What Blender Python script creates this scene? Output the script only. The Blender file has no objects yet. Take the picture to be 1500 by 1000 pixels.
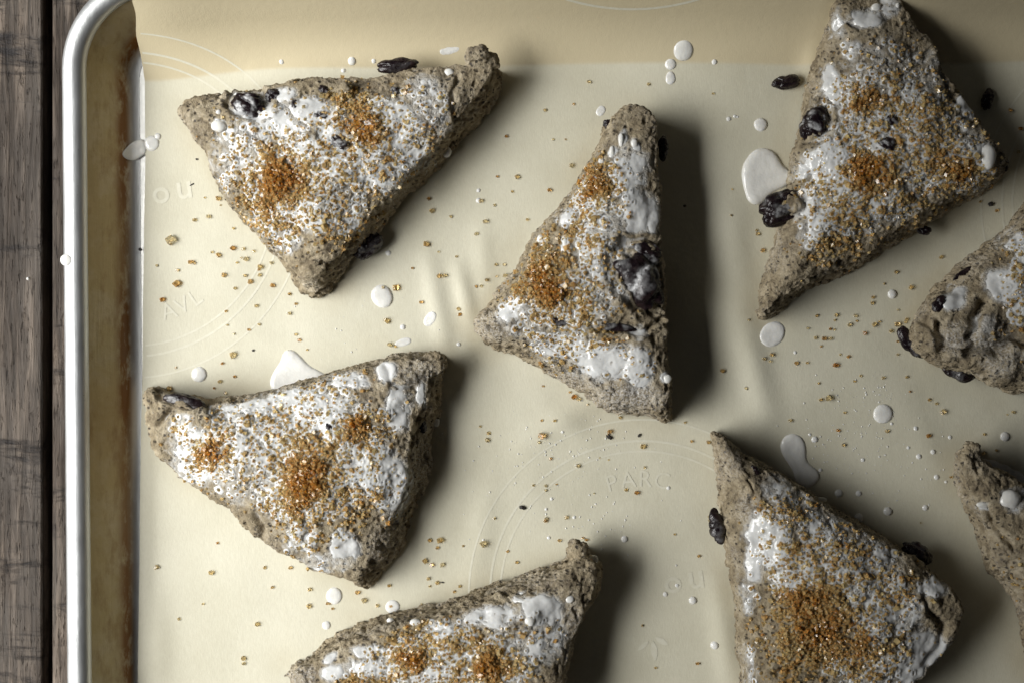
import bpy, bmesh, math, random
import numpy as np
from mathutils import Vector, Matrix, kdtree
from mathutils.bvhtree import BVHTree

# ---------------------------------------------------------------- camera, world, lamp
S = 0.34 / 1500.0          # metres per photo pixel on the paper
H = 0.38                   # camera height above the paper
sc = bpy.context.scene
col = sc.collection
cd = bpy.data.cameras.new('camera'); cam = bpy.data.objects.new('camera', cd); col.objects.link(cam)
cam.location = (0, 0, H); cam.rotation_euler = (0, 0, 0)
cd.sensor_width = 36; cd.lens = 36 * H / 0.34; cd.clip_start = 0.01; cd.clip_end = 50
cd.dof.use_dof = True; cd.dof.focus_distance = H - 0.008; cd.dof.aperture_fstop = 4.5
sc.camera = cam
sc.view_settings.view_transform = 'Standard'; sc.view_settings.look = 'None'
sc.view_settings.exposure = 0; sc.view_settings.gamma = 1
w = bpy.data.worlds.new('World'); sc.world = w; w.use_nodes = True
bg = w.node_tree.nodes['Background']
bg.inputs[0].default_value = (0.92, 0.94, 1.0, 1); bg.inputs[1].default_value = 0.013
ld = bpy.data.lights.new('window_light', 'AREA'); lo = bpy.data.objects.new('window_light', ld); col.objects.link(lo)
ld.shape = 'RECTANGLE'; ld.size = 0.52; ld.size_y = 0.38; ld.spread = math.radians(63); ld.energy = 1.55; ld.color = (1.0, 0.99, 0.96)
lo.location = (-0.425, -0.025, 0.218)
lo.rotation_euler = (Vector((-0.205, -0.010, 0.0)) - Vector(lo.location)).to_track_quat('-Z', 'Y').to_euler()

rng = np.random.RandomState(7)
random.seed(7)

# ---------------------------------------------------------------- helpers
def unproj(px, py, z=0.0):
    k = S * (H - z) / H
    return ((px - 750) * k, -(py - 500) * k, z)

def to_px(V):
    k = S * (H - V[:, 2]) / H
    return 750 + V[:, 0] / k, 500 - V[:, 1] / k

_tabs = {}
def perlin(P, seed=0):
    if seed not in _tabs:
        r = np.random.RandomState(seed + 100)
        g = r.normal(size=(256, 3)); g /= np.linalg.norm(g, axis=1)[:, None]
        _tabs[seed] = (r.permutation(256), g)
    perm, g = _tabs[seed]
    i = np.floor(P).astype(np.int64); f = P - i
    u = f * f * f * (f * (f * 6 - 15) + 10)
    out = np.zeros(len(P))
    for dx in (0, 1):
        wx = u[:, 0] if dx else 1 - u[:, 0]
        for dy in (0, 1):
            wy = u[:, 1] if dy else 1 - u[:, 1]
            for dz in (0, 1):
                wz = u[:, 2] if dz else 1 - u[:, 2]
                h = perm[(perm[(perm[(i[:, 0] + dx) & 255] + i[:, 1] + dy) & 255] + i[:, 2] + dz) & 255]
                out += wx * wy * wz * (g[h, 0] * (f[:, 0] - dx) + g[h, 1] * (f[:, 1] - dy) + g[h, 2] * (f[:, 2] - dz))
    return out * 1.6

def sstep(a, b, x):
    t = np.clip((x - a) / (b - a), 0, 1); return t * t * (3 - 2 * t)

def make_mesh(name, V, F, mat=None, smooth=True):
    me = bpy.data.meshes.new(name)
    V = np.asarray(V, dtype=np.float32)
    if isinstance(F, np.ndarray):
        n = F.shape[1]; m = len(F)
        me.vertices.add(len(V)); me.vertices.foreach_set('co', V.ravel())
        me.loops.add(n * m); me.loops.foreach_set('vertex_index', F.astype(np.int32).ravel())
        me.polygons.add(m)
        me.polygons.foreach_set('loop_start', np.arange(0, n * m, n, dtype=np.int32))
        me.update(calc_edges=True)
    else:
        me.from_pydata([tuple(v) for v in V], [], F); me.update()
    me.polygons.foreach_set('use_smooth', np.full(len(me.polygons), smooth, dtype=bool))
    if mat: me.materials.append(mat)
    return me

def add_obj(name, me, parent=None, loc=None):
    o = bpy.data.objects.new(name, me); col.objects.link(o)
    if parent is not None: o.parent = parent
    if loc is not None: o.location = loc
    return o

def tag(o, label=None, cat=None, group=None, kind=None):
    if label: o['label'] = label
    if cat: o['category'] = cat
    if group: o['group'] = group
    if kind: o['kind'] = kind
    return o

def fattr(me, name, vals):
    a = me.attributes.new(name, 'FLOAT', 'POINT'); a.data.foreach_set('value', np.asarray(vals, dtype=np.float32))

def cattr(me, name, vals):
    a = me.attributes.new(name, 'FLOAT_COLOR', 'POINT')
    c = np.ones((len(vals), 4), dtype=np.float32); c[:, :3] = vals
    a.data.foreach_set('color', c.ravel())

# ---------------------------------------------------------------- materials
class MT:
    def __init__(s, name):
        s.m = bpy.data.materials.new(name); s.m.use_nodes = True
        s.t = s.m.node_tree; s.b = s.t.nodes['Principled BSDF']
    def n(s, typ, **kw):
        nd = s.t.nodes.new(typ)
        for k, v in kw.items():
            if k.startswith('i_'):
                nd.inputs[k[2:].replace('_', ' ')].default_value = v
            else: setattr(nd, k, v)
        return nd
    def l(s, a, b): s.t.links.new(a, b)
    def coords(s, scale=(1, 1, 1), loc=(0, 0, 0)):
        tc = s.n('ShaderNodeTexCoord'); mp = s.n('ShaderNodeMapping')
        mp.inputs['Scale'].default_value = scale; mp.inputs['Location'].default_value = loc
        s.l(tc.outputs['Object'], mp.inputs['Vector']); return mp.outputs[0]
    def noise(s, vec, scale, detail=4, rough=0.55, dist=0.0):
        nd = s.n('ShaderNodeTexNoise'); s.l(vec, nd.inputs['Vector'])
        nd.inputs['Scale'].default_value = scale; nd.inputs['Detail'].default_value = detail
        nd.inputs['Roughness'].default_value = rough; nd.inputs['Distortion'].default_value = dist
        return nd.outputs[0]
    def ramp(s, fac, stops):
        nd = s.n('ShaderNodeValToRGB'); s.l(fac, nd.inputs[0]); e = nd.color_ramp.elements
        while len(e) < len(stops): e.new(0.5)
        for el, (p, c) in zip(e, stops):
            el.position = p; el.color = (*c, 1) if len(c) == 3 else c
        return nd.outputs[0]
    def rng(s, fac, a, b, lo=0.0, hi=1.0):
        nd = s.n('ShaderNodeMapRange'); s.l(fac, nd.inputs[0])
        nd.inputs[1].default_value = a; nd.inputs[2].default_value = b
        nd.inputs[3].default_value = lo; nd.inputs[4].default_value = hi
        return nd.outputs[0]
    def mix(s, fac, a, b, blend='MIX'):
        nd = s.n('ShaderNodeMix', data_type='RGBA', blend_type=blend)
        for v, i in ((fac, 0), (a, 6), (b, 7)):
            if isinstance(v, (int, float)): nd.inputs[i].default_value = v
            elif isinstance(v, tuple): nd.inputs[i].default_value = (*v, 1)
            else: s.l(v, nd.inputs[i])
        return nd.outputs[2]
    def math(s, op, a, b=0.0):
        nd = s.n('ShaderNodeMath', operation=op)
        for v, i in ((a, 0), (b, 1)):
            if isinstance(v, (int, float)): nd.inputs[i].default_value = v
            else: s.l(v, nd.inputs[i])
        return nd.outputs[0]
    def attr(s, name, out='Fac'):
        nd = s.n('ShaderNodeAttribute'); nd.attribute_name = name; return nd.outputs[out]
    def bump(s, h, dist, strength=1.0):
        nd = s.n('ShaderNodeBump'); s.l(h, nd.inputs['Height'])
        nd.inputs['Distance'].default_value = dist; nd.inputs['Strength'].default_value = strength
        s.l(nd.outputs[0], s.b.inputs['Normal'])
    def set(s, **kw):
        for k, v in kw.items():
            inp = s.b.inputs[k.replace('_', ' ')]
            if isinstance(v, (int, float)): inp.default_value = v
            elif isinstance(v, tuple): inp.default_value = (*v, 1) if len(v) == 3 and inp.type == 'RGBA' else v
            else: s.l(v, inp)
        return s

def mat_dough():
    m = MT('buckwheat_dough'); v = m.coords()
    n1 = m.noise(v, 190, 6, 0.66); n2 = m.noise(v, 900, 4, 0.6)
    base = m.ramp(n1, [(0.30, (0.13, 0.10, 0.06)), (0.5, (0.33, 0.27, 0.175)), (0.70, (0.52, 0.45, 0.325))])
    base = m.mix(m.rng(n2, 0.52, 0.72, 0, 0.55), base, (0.17, 0.135, 0.10))
    vo = m.n('ShaderNodeTexVoronoi'); vs = m.coords((1, 1.5, 1.2))
    wv = m.n('ShaderNodeVectorMath', operation='ADD'); nz = m.n('ShaderNodeTexNoise'); m.l(vs, nz.inputs['Vector']); nz.inputs['Scale'].default_value = 700
    sc_ = m.n('ShaderNodeVectorMath', operation='SCALE'); m.l(nz.outputs['Color'], sc_.inputs[0]); sc_.inputs['Scale'].default_value = 0.0012
    m.l(vs, wv.inputs[0]); m.l(sc_.outputs[0], wv.inputs[1]); m.l(wv.outputs[0], vo.inputs['Vector'])
    vo.inputs['Scale'].default_value = 560
    sep = m.n('ShaderNodeSeparateColor'); m.l(vo.outputs['Color'], sep.inputs[0])
    on = m.rng(sep.outputs[0], 0.56, 0.60)
    spot = m.math('MULTIPLY', m.rng(vo.outputs['Distance'], 0.42, 0.22), on)
    spot = m.math('MULTIPLY', spot, m.rng(n1, 0.28, 0.55, 0.35, 1.0))
    base = m.mix(m.math('MULTIPLY', spot, 0.92), base, (0.030, 0.023, 0.018))
    base = m.mix(m.rng(m.noise(v, 1300, 4, 0.7), 0.60, 0.70, 0, 0.55), base, (0.56, 0.52, 0.45))
    flour = m.math('MULTIPLY', m.attr('flour'), m.rng(m.noise(v, 1600, 4, 0.7), 0.42, 0.62))
    base = m.mix(flour, base, (0.66, 0.64, 0.60))
    film = m.attr('film')
    fn = m.rng(m.noise(v, 520, 4, 0.65), 0.3, 0.62, 0.45, 1.0)
    ff = m.math('MULTIPLY', film, fn)
    base = m.mix(m.math("MULTIPLY", ff, 0.78), base, (0.65, 0.66, 0.655))
    m.set(Base_Color=base, Roughness=m.rng(ff, 0.1, 0.7, 0.85, 0.24), Specular_IOR_Level=0.45)
    h = m.math('ADD', m.math('MULTIPLY', n2, 0.8), m.math('MULTIPLY', m.noise(v, 2600, 3, 0.6), 0.5))
    h = m.math('SUBTRACT', h, m.math('MULTIPLY', spot, 0.5))
    m.bump(h, 0.0013, 0.9)
    return m.m

def mat_cream(name='cream', c=(0.78, 0.775, 0.74)):
    m = MT(name); v = m.coords()
    n = m.noise(v, 240, 4, 0.6)
    base = m.ramp(n, [(0.3, tuple(x * 0.88 for x in c)), (0.65, c)])
    m.set(Base_Color=base, Roughness=0.15, Specular_IOR_Level=0.5, Subsurface_Weight=0.25, Subsurface_Scale=0.002)
    m.b.inputs['Subsurface Radius'].default_value = (1.0, 0.9, 0.75)
    m.bump(m.noise(v, 500, 3, 0.5), 0.0004, 0.5)
    return m.m

def mat_sugar():
    m = MT('raw_sugar')
    c = m.attr('grain_col', 'Color')
    m.set(Base_Color=c, Roughness=0.12, Specular_IOR_Level=0.6, Transmission_Weight=0.68, IOR=1.45)
    return m.m

def mat_sugar_loose():
    m = MT('raw_sugar_loose')
    oi = m.n('ShaderNodeObjectInfo')
    c = m.ramp(oi.outputs['Random'], [(0.0, (0.97, 0.85, 0.58)), (0.6, (0.93, 0.72, 0.37)), (1.0, (0.70, 0.36, 0.10))])
    m.set(Base_Color=c, Roughness=0.10, Specular_IOR_Level=0.6, Transmission_Weight=0.85, IOR=1.45)
    return m.m

def mat_raisin():
    m = MT('raisin_skin'); v = m.coords()
    n = m.noise(v, 420, 5, 0.6)
    base = m.ramp(n, [(0.3, (0.005, 0.003, 0.005)), (0.6, (0.016, 0.009, 0.010)), (0.8, (0.045, 0.024, 0.020))])
    film = m.math('MULTIPLY', m.attr('film'), m.rng(m.noise(v, 600, 4, 0.6), 0.36, 0.56))
    base = m.mix(film, base, (0.66, 0.67, 0.68))
    m.set(Base_Color=base, Roughness=m.rng(n, 0.3, 0.7, 0.16, 0.36), Specular_IOR_Level=0.45)
    m.bump(m.noise(v, 700, 4, 0.55), 0.0006, 0.6)
    return m.m

def mat_paper():
    m = MT('parchment'); v = m.coords()
    fib = m.noise(m.coords((1, 0.28, 1)), 2400, 4, 0.65)
    cl = m.noise(v, 34, 4, 0.55)
    base = m.ramp(cl, [(0.28, (0.56, 0.535, 0.415)), (0.5, (0.615, 0.592, 0.47)), (0.72, (0.655, 0.632, 0.51))])
    base = m.mix(m.rng(fib, 0.42, 0.75, 0, 0.22), base, (0.44, 0.39, 0.29))
    base = m.mix(m.rng(fib, 0.25, 0.42, 0.16, 0), base, (0.74, 0.69, 0.57))
    # grease soaked from the dough and the untouched kraft of the turned-up flap
    gr = m.math('MULTIPLY', m.attr('grease'), m.rng(m.noise(v, 90, 4, 0.6), 0.3, 0.6, 0.5, 1.0))
    base = m.mix(gr, base, (0.40, 0.33, 0.20))
    base = m.mix(m.math('MULTIPLY', m.attr('flap'), 0.92), base, (0.60, 0.52, 0.345))
    m.set(Base_Color=base, Roughness=0.58, Specular_IOR_Level=0.35)
    h = m.math('ADD', m.math('MULTIPLY', fib, 0.5), m.math('MULTIPLY', m.noise(v, 420, 4, 0.6), 0.8))
    m.bump(h, 0.00022, 0.45)
    return m.m

def mat_print():
    m = MT('pale_print'); v = m.coords()
    n = m.rng(m.noise(v, 700, 4, 0.65), 0.3, 0.6)
    m.set(Base_Color=m.mix(n, (0.62, 0.597, 0.477), (0.67, 0.65, 0.54)), Roughness=0.5, Specular_IOR_Level=0.3)
    return m.m

def mat_metal(stain):
    m = MT('aluminium_' + ('stained' if stain else 'rim')); v = m.coords()
    br = m.noise(m.coords((1, 0.06, 1)), 900, 4, 0.6)
    n = m.noise(v, 70, 6, 0.65); fine = m.noise(v, 700, 5, 0.7)
    base = m.mix(m.rng(br, 0.35, 0.7, 0, 0.5), (0.80, 0.81, 0.80), (0.72, 0.73, 0.73))
    if stain:
        pat = m.attr('patina')
        f = m.math('MULTIPLY', pat, m.rng(n, 0.22, 0.55, 0.75, 1.0))
        base = m.mix(f, base, (0.47, 0.385, 0.22))
        f2 = m.math('MULTIPLY', m.rng(m.noise(m.coords((1, 0.35, 1)), 240, 6, 0.7), 0.50, 0.70), m.attr('patina'))
        base = m.mix(m.math('MULTIPLY', f2, 0.55), base, (0.27, 0.17, 0.075))
        bk = m.math('MULTIPLY', m.attr('baked'), m.rng(m.noise(m.coords((1, 0.4, 1)), 300, 6, 0.7), 0.34, 0.52))
        base = m.mix(bk, base, (0.23, 0.095, 0.016))
        met = m.math('SUBTRACT', 0.9, m.math('MULTIPLY', f, 0.35)); met = m.math('SUBTRACT', met, m.math('MULTIPLY', bk, 0.5))
        m.set(Base_Color=base, Metallic=met, Roughness=m.rng(fine, 0.3, 0.7, 0.42, 0.6))
    else:
        base = m.mix(0.45, base, (0.34, 0.36, 0.38)); spk = m.rng(fine, 0.64, 0.72, 0, 0.7)
        base = m.mix(spk, base, (0.30, 0.29, 0.27))
        m.set(Base_Color=base, Metallic=0.9, Roughness=m.rng(n, 0.3, 0.7, 0.40, 0.55))
    m.bump(m.math('ADD', fine, br), 0.0002, 0.35)
    return m.m

def mat_wood():
    m = MT('weathered_wood')
    oi = m.n('ShaderNodeObjectInfo')
    tc = m.n('ShaderNodeTexCoord'); off = m.n('ShaderNodeVectorMath', operation='SCALE')
    cmb = m.n('ShaderNodeCombineXYZ'); m.l(oi.outputs['Random'], cmb.inputs[0]); m.l(oi.outputs['Random'], cmb.inputs[1])
    m.l(cmb.outputs[0], off.inputs[0]); off.inputs['Scale'].default_value = 3.0
    ad = m.n('ShaderNodeVectorMath', operation='ADD'); m.l(tc.outputs['Object'], ad.inputs[0]); m.l(off.outputs[0], ad.inputs[1])
    def mp(scale):
        q = m.n('ShaderNodeMapping'); q.inputs['Scale'].default_value = scale; m.l(ad.outputs[0], q.inputs[0]); return q.outputs[0]
    gr = m.noise(mp((1, 0.055, 1)), 420, 6, 0.68, 0.6)
    big = m.noise(mp((1, 0.35, 1)), 26, 5, 0.6)
    saw = m.noise(mp((0.16, 1, 1)), 75, 6, 0.72, 0.5)
    pore = m.noise(mp((1, 0.13, 1)), 1300, 3, 0.6)
    base = m.ramp(gr, [(0.28, (0.010, 0.007, 0.005)), (0.47, (0.050, 0.036, 0.026)), (0.66, (0.215, 0.168, 0.130))])
    base = m.mix(m.rng(big, 0.40, 0.62, 0.0, 0.6), base, (0.13, 0.115, 0.10))
    base = m.mix(m.rng(m.noise(mp((1, 0.45, 1)), 15, 5, 0.65), 0.44, 0.60, 0.0, 0.7), base, (0.016, 0.011, 0.008))
    base = m.mix(m.rng(saw, 0.55, 0.66, 0, 0.9), base, (0.012, 0.011, 0.012))
    base = m.mix(m.rng(pore, 0.60, 0.70, 0, 0.8), base, (0.022, 0.018, 0.016))
    m.set(Base_Color=base, Roughness=m.rng(gr, 0.3, 0.7, 0.6, 0.45), Specular_IOR_Level=0.14)
    h = m.math('SUBTRACT', gr, m.math('MULTIPLY', m.rng(pore, 0.58, 0.7), 0.5))
    h = m.math('SUBTRACT', h, m.math('MULTIPLY', m.rng(saw, 0.58, 0.72), 0.4))
    m.bump(h, 0.0011, 0.8)
    return m.m

def mat_plain(name, c, rough=0.8):
    m = MT(name); v = m.coords(); n = m.noise(v, 800, 3)
    m.set(Base_Color=m.mix(n, tuple(x * 0.7 for x in c), tuple(min(1, x * 1.3) for x in c)), Roughness=rough)
    return m.m

M = dict(dough=mat_dough(), cream=mat_cream(), glaze=mat_cream('thin_cream', (0.69, 0.695, 0.685)), sugar=mat_sugar(), loose=mat_sugar_loose(), raisin=mat_raisin(), paper=mat_paper(),
         print=mat_print(), pan=mat_metal(True), rim=mat_metal(False), wood=mat_wood(), dark=mat_plain('dark_gap', (0.012, 0.010, 0.009)),
         crumb=mat_plain('dark_crumb', (0.02, 0.016, 0.013), 0.6))

# ---------------------------------------------------------------- table
ZT = -0.0012
tb = add_obj('table', make_mesh('table', [(-0.7, -0.6, ZT - 0.03), (0.7, -0.6, ZT - 0.03), (0.7, 0.6, ZT - 0.03), (-0.7, 0.6, ZT - 0.03)], [(0, 1, 2, 3)], M['dark'], False))
tag(tb, kind='structure')
def plank(x0, x1, y0=-0.6, y1=0.6):
    bm = bmesh.new(); bmesh.ops.create_cube(bm, size=1)
    for v in bm.verts: v.co = Vector(((x0 + x1) / 2 + v.co.x * (x1 - x0), (y0 + y1) / 2 + v.co.y * (y1 - y0), ZT - 0.0125 + v.co.z * 0.025))
    bmesh.ops.bevel(bm, geom=[e for e in bm.edges if abs(e.verts[0].co.y - e.verts[1].co.y) > 0.5], offset=0.0013, segments=3, affect='EDGES', profile=0.6)
    me = bpy.data.meshes.new('plank'); bm.to_mesh(me); bm.free(); me.materials.append(M['wood'])
    return add_obj('plank', me, tb)
gx = -(750 - 66) * S
edges = [gx - 0.0015 - 0.095 * k - 0.003 * k for k in range(5)]
plank(gx - 0.0015 - 0.105, gx - 0.0015); plank(gx - 0.108 - 0.104, gx - 0.1095); plank(gx - 0.215 - 0.1, gx - 0.215)
xx = gx + 0.0017
for k in range(6):
    plank(xx, xx + 0.104); xx += 0.1072

# ---------------------------------------------------------------- baking sheet
PX0, PY1 = -0.1262, 0.1042           # inner foot of the left and the far wall
PW, PD = 0.43, 0.305
pan = bpy.data.objects.new('baking_sheet', None); col.objects.link(pan)
pan.rotation_euler = (0, 0, math.radians(0.5)); pan.location = (PX0 + PW / 2, PY1 - PD / 2, 0)
tag(pan, 'stained rimmed aluminium baking sheet lying on the dark wooden table', 'baking sheet')
def rrect(o, nseg=16, r0=0.0155):
    r = r0 + o; pts = []
    for cx, cy, a0 in ((1, 1, 0), (-1, 1, 90), (-1, -1, 180), (1, -1, 270)):
        ccx, ccy = cx * (PW / 2 - r0), cy * (PD / 2 - r0)
        for k in range(nseg + 1):
            a = math.radians(a0 + 90 * k / nseg); pts.append((ccx + r * math.cos(a), ccy + r * math.sin(a)))
    # subdivide the straight runs
    out = []
    for i, p in enumerate(pts):
        q = pts[(i + 1) % len(pts)]; out.append(p)
        if math.dist(p, q) > 0.05:
            n = 80
            for k in range(1, n): out.append((p[0] + (q[0] - p[0]) * k / n, p[1] + (q[1] - p[1]) * k / n))
    return out
def sweep(name, prof, mat, cap=False):
    V = []; F = []; rings = [rrect(o) for o, z in prof]; n = len(rings[0])
    for (o, z), r in zip(prof, rings): V += [(x, y, z) for x, y in r]
    for j in range(len(prof) - 1):
        for i in range(n):
            a = j * n + i; b = j * n + (i + 1) % n; F.append((a, b, b + n, a + n))
    if cap: F.append(tuple(range(n)))
    V = np.array(V)
    nz = perlin(V * 45, 3)
    V[:, 2] += 0.0001 * nz
    me = make_mesh(name, V, F, mat); return me, V, np.repeat(np.array(prof), n, axis=0)
ZB = -0.0005
wall = [(-0.0035, ZB), (-0.002, ZB + 0.0002), (-0.0006, ZB + 0.0009), (0.0003, ZB + 0.002), (0.0009, ZB + 0.0035)]
for k in range(1, 13):
    t = k / 12; wall.append((0.0009 + 0.0078 * t, ZB + 0.0035 + 0.0112 * t))
me, V, pr = sweep('pan_wall', wall, M['pan'])
fattr(me, 'patina', sstep(0.0, 0.0025, pr[:, 0] + 0.0012))
fattr(me, 'baked', np.exp(-((pr[:, 0] - 0.0010) / 0.0014) ** 2) * (0.75 + 0.9 * np.clip(perlin(V * 22, 5) + 0.35, 0, 1)))
add_obj('pan_wall', me, pan)
me, V, pr = sweep('pan_base', [(-0.0035, ZB - 0.0007), (-0.0035, ZB)], M['pan'])
base_ring = rrect(-0.0036)
me = make_mesh('pan_base', [(x, y, ZB) for x, y in base_ring], [tuple(range(len(base_ring)))], M['pan'], False)
fattr(me, 'patina', np.full(len(base_ring), 0.12)); fattr(me, 'baked', np.full(len(base_ring), 0.0))
add_obj('pan_base', me, pan)
rp = []
cx_, cz_, rr = 0.0123, 0.0148, 0.0037
rp.append((0.0087, 0.0135))
for k in range(0, 15):
    a = math.radians(180 - k * 15); rp.append((cx_ + rr * math.cos(a), cz_ + rr * 0.85 * math.sin(a)))
me, V, pr = sweep('rim', rp, M['rim'])
add_obj('rim', me, pan)

# ---------------------------------------------------------------- parchment
YC = 0.0912                          # where the paper turns up against the far wall
RIP = [  # crease ridges: x0,y0,x1,y1 (photo px), height m, half width px
    (628, 380, 655, 520, 0.0010, 15), (672, 395, 690, 470, 0.0011, 12), (705, 330, 712, 420, 0.0005, 15), (900, 20, 900, 20, 0, 10),
    (1080, 460, 1120, 600, 0.0020, 24), (1020, 610, 1160, 600, 0.0007, 26), (1070, 300, 1085, 450, 0.0012, 22),
    (560, 610, 720, 560, 0.0006, 24), (1180, 40, 1195, 110, 0.0020, 16), (780, 380, 800, 420, 0.0004, 12),
    (230, 880, 232, 1000, 0.0006, 18), (250, 560, 235, 620, 0.0004, 20), (330, 470, 470, 540, 0.0003, 20), (800, 600, 860, 640, 0.0005, 18),
    (1330, 590, 1380, 700, 0.0005, 26), (1050, 860, 1070, 1000, 0.0012, 18), (905, 560, 770, 650, 0.0008, 20), (1170, 700, 1230, 840, 0.0009, 22), (640, 560, 700, 500, 0.0007, 16), (720, 700, 690, 860, 0.0006, 20), (215, 600, 212, 980, 0.0004, 10), (380, 110, 520, 100, 0.0003, 14)]
def paper_z(X, Y):
    X = np.atleast_1d(np.asarray(X, float)); Y = np.atleast_1d(np.asarray(Y, float))
    P = np.stack([X, Y, np.zeros_like(X)], 1)
    z = 0.0005 + 0.0009 * perlin(P * 17, 21) + 0.00034 * perlin(P * 48, 22)
    px = 750 + X / S; py = 500 - Y / S
    for x0, y0, x1, y1, h, wd in RIP:
        if h == 0: continue
        dx, dy = x1 - x0, y1 - y0; L = dx * dx + dy * dy
        t = np.clip(((px - x0) * dx + (py - y0) * dy) / L, 0, 1)
        d2 = (px - x0 - t * dx) ** 2 + (py - y0 - t * dy) ** 2
        z += h * np.exp(-d2 / wd ** 2) * (0.35 + 0.65 * np.sin(np.pi * np.clip(t * 0.9 + 0.05, 0, 1)))
    return np.maximum(z, 0.00002)
def paper_pt(u, v, up=0.0):
    """u across, v along the sheet; beyond YC it turns up the wall"""
    u = np.atleast_1d(np.asarray(u, float)); v = np.atleast_1d(np.asarray(v, float))
    yc = YC + 0.006 * (u + 0.02) + 0.0006 * np.sin(u * 40) - 0.0050 * np.exp(-((u + 0.122) / 0.03) ** 2)
    e = np.maximum(v - yc, 0)
    a0, a1, R = math.radians(22), math.radians(52), 0.034
    La = R * (a1 - a0)
    t = np.minimum(e, La); a = a0 + t / R
    y = R * (np.sin(a) - math.sin(a0)); z = R * (math.cos(a0) - np.cos(a))
    r = np.maximum(e - La, 0); y = y + r * math.cos(a1); z = z + r * math.sin(a1)
    yy = np.where(v > yc, yc + y, v)
    zz = paper_z(u, np.minimum(v, yc)) * (1 - 0.8 * sstep(0, 0.01, e)) + z
    zz = zz + np.where(e > 0, 0.0006 * np.sin(u * 60 + 1) * sstep(0, 0.02, e), 0)
    bow = sstep(0, 0.014, e) * (0.0000 + 0.0022 * sstep(0.014, 0.026, e)) * np.exp(-((u + 0.122) / 0.02) ** 2)
    return np.stack([u + bow, yy - up * np.where(e > 0, 0.8, 0), zz + up * np.where(e > 0, 0.5, 1)], 1)
NU, NV = 330, 270
v0, v1 = -0.200, YC + 0.0255
us = np.linspace(0, 1, NU); vs_ = np.concatenate([np.linspace(v0, YC - 0.012, NV - 60), np.linspace(YC - 0.0115, v1, 60)])
U, Vv = np.meshgrid(us, vs_)
xl = np.interp(-Vv, [-0.12, -0.085, -0.06, 0.0, 0.05, 0.115, 0.2], [-0.1219, -0.1219, -0.1216, -0.1224, -0.1232, -0.1240, -0.1246])
xr = 0.285
uu = (xl + (xr - xl) * U).ravel(); vv = Vv.ravel()
vv = vv + sstep(YC - 0.01, v1, vv) * (-0.0012 + 0.030 * np.clip(uu + 0.122, 0, 0.15))
PV = paper_pt(uu, vv)
idx = np.arange(NU * NV).reshape(NV, NU)
PF = np.stack([idx[:-1, :-1], idx[:-1, 1:], idx[1:, 1:], idx[1:, :-1]], -1).reshape(-1, 4)
pme = make_mesh('parchment_paper', PV, PF, M['paper'])
paper = add_obj('parchment_paper', pme)
tag(paper, 'tan parchment sheet with faint circular print lining the pan, far edge turned up', 'paper')
fattr(pme, 'flap', sstep(-0.0006, 0.0008, vv - (YC + 0.006 * (uu + 0.02) + 0.0006 * np.sin(uu * 40) - 0.0050 * np.exp(-((uu + 0.122) / 0.03) ** 2))))
GREASE = []                          # filled in with the scones' outlines below

# ---------------------------------------------------------------- scones
def crom(P, n=7):
    P = np.array(P, float); N = len(P); out = []
    for i in range(N):
        p0, p1, p2, p3 = P[i - 1], P[i], P[(i + 1) % N], P[(i + 2) % N]
        for k in range(n):
            t = k / n
            out.append(0.5 * ((2 * p1) + (p2 - p0) * t + (2 * p0 - 5 * p1 + 4 * p2 - p3) * t * t + (3 * p1 - p0 - 3 * p2 + p3) * t ** 3))
    return np.array(out)

def vnormals(V, F):
    a = V[F[:, 2]] - V[F[:, 0]]; b = V[F[:, 3]] - V[F[:, 1]]
    n = np.cross(a, b); N = np.zeros_like(V)
    for c in range(4):
        for k in range(3): N[:, k] += np.bincount(F[:, c], weights=n[:, k], minlength=len(V))
    return N / np.maximum(np.linalg.norm(N, axis=1), 1e-12)[:, None]

def edges_of(F):
    E = np.concatenate([F[:, [0, 1]], F[:, [1, 2]], F[:, [2, 3]], F[:, [3, 0]]])
    E.sort(axis=1); return np.unique(E, axis=0)

def smooth(V, E, it, lam=0.5):
    n = len(V); deg = np.bincount(E.ravel(), minlength=n).astype(float); V = V.copy()
    for _ in range(it):
        acc = np.zeros_like(V)
        for k in range(V.shape[1]):
            acc[:, k] = np.bincount(E[:, 0], weights=V[E[:, 1], k], minlength=n) + np.bincount(E[:, 1], weights=V[E[:, 0], k], minlength=n)
        V += lam * (acc / np.maximum(deg, 1)[:, None] - V)
    return V

def remesh(V, F, vox):
    me = make_mesh('tmp', V, F); o = add_obj('tmp', me)
    md = o.modifiers.new('r', 'REMESH'); md.mode = 'VOXEL'; md.voxel_size = vox; md.adaptivity = 0
    dg = bpy.context.evaluated_depsgraph_get(); ev = o.evaluated_get(dg); em = ev.to_mesh()
    v = np.empty(len(em.vertices) * 3, np.float32); em.vertices.foreach_get('co', v)
    f = np.empty(len(em.loops), np.int32); em.loops.foreach_get('vertex_index', f)
    tot = np.empty(len(em.polygons), np.int32); em.polygons.foreach_get('loop_total', tot)
    assert (tot == 4).all()
    ev.to_mesh_clear(); bpy.data.objects.remove(o); bpy.data.meshes.remove(me)
    return v.reshape(-1, 3).astype(float), f.reshape(-1, 4)

def seg_dist(px, py, pts):
    d = np.full(len(px), 1e9)
    for (x0, y0), (x1, y1) in zip(pts[:-1], pts[1:]):
        dx, dy = x1 - x0, y1 - y0; L = max(dx * dx + dy * dy, 1e-9)
        t = np.clip(((px - x0) * dx + (py - y0) * dy) / L, 0, 1)
        d = np.minimum(d, np.hypot(px - x0 - t * dx, py - y0 - t * dy))
    return d

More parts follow.
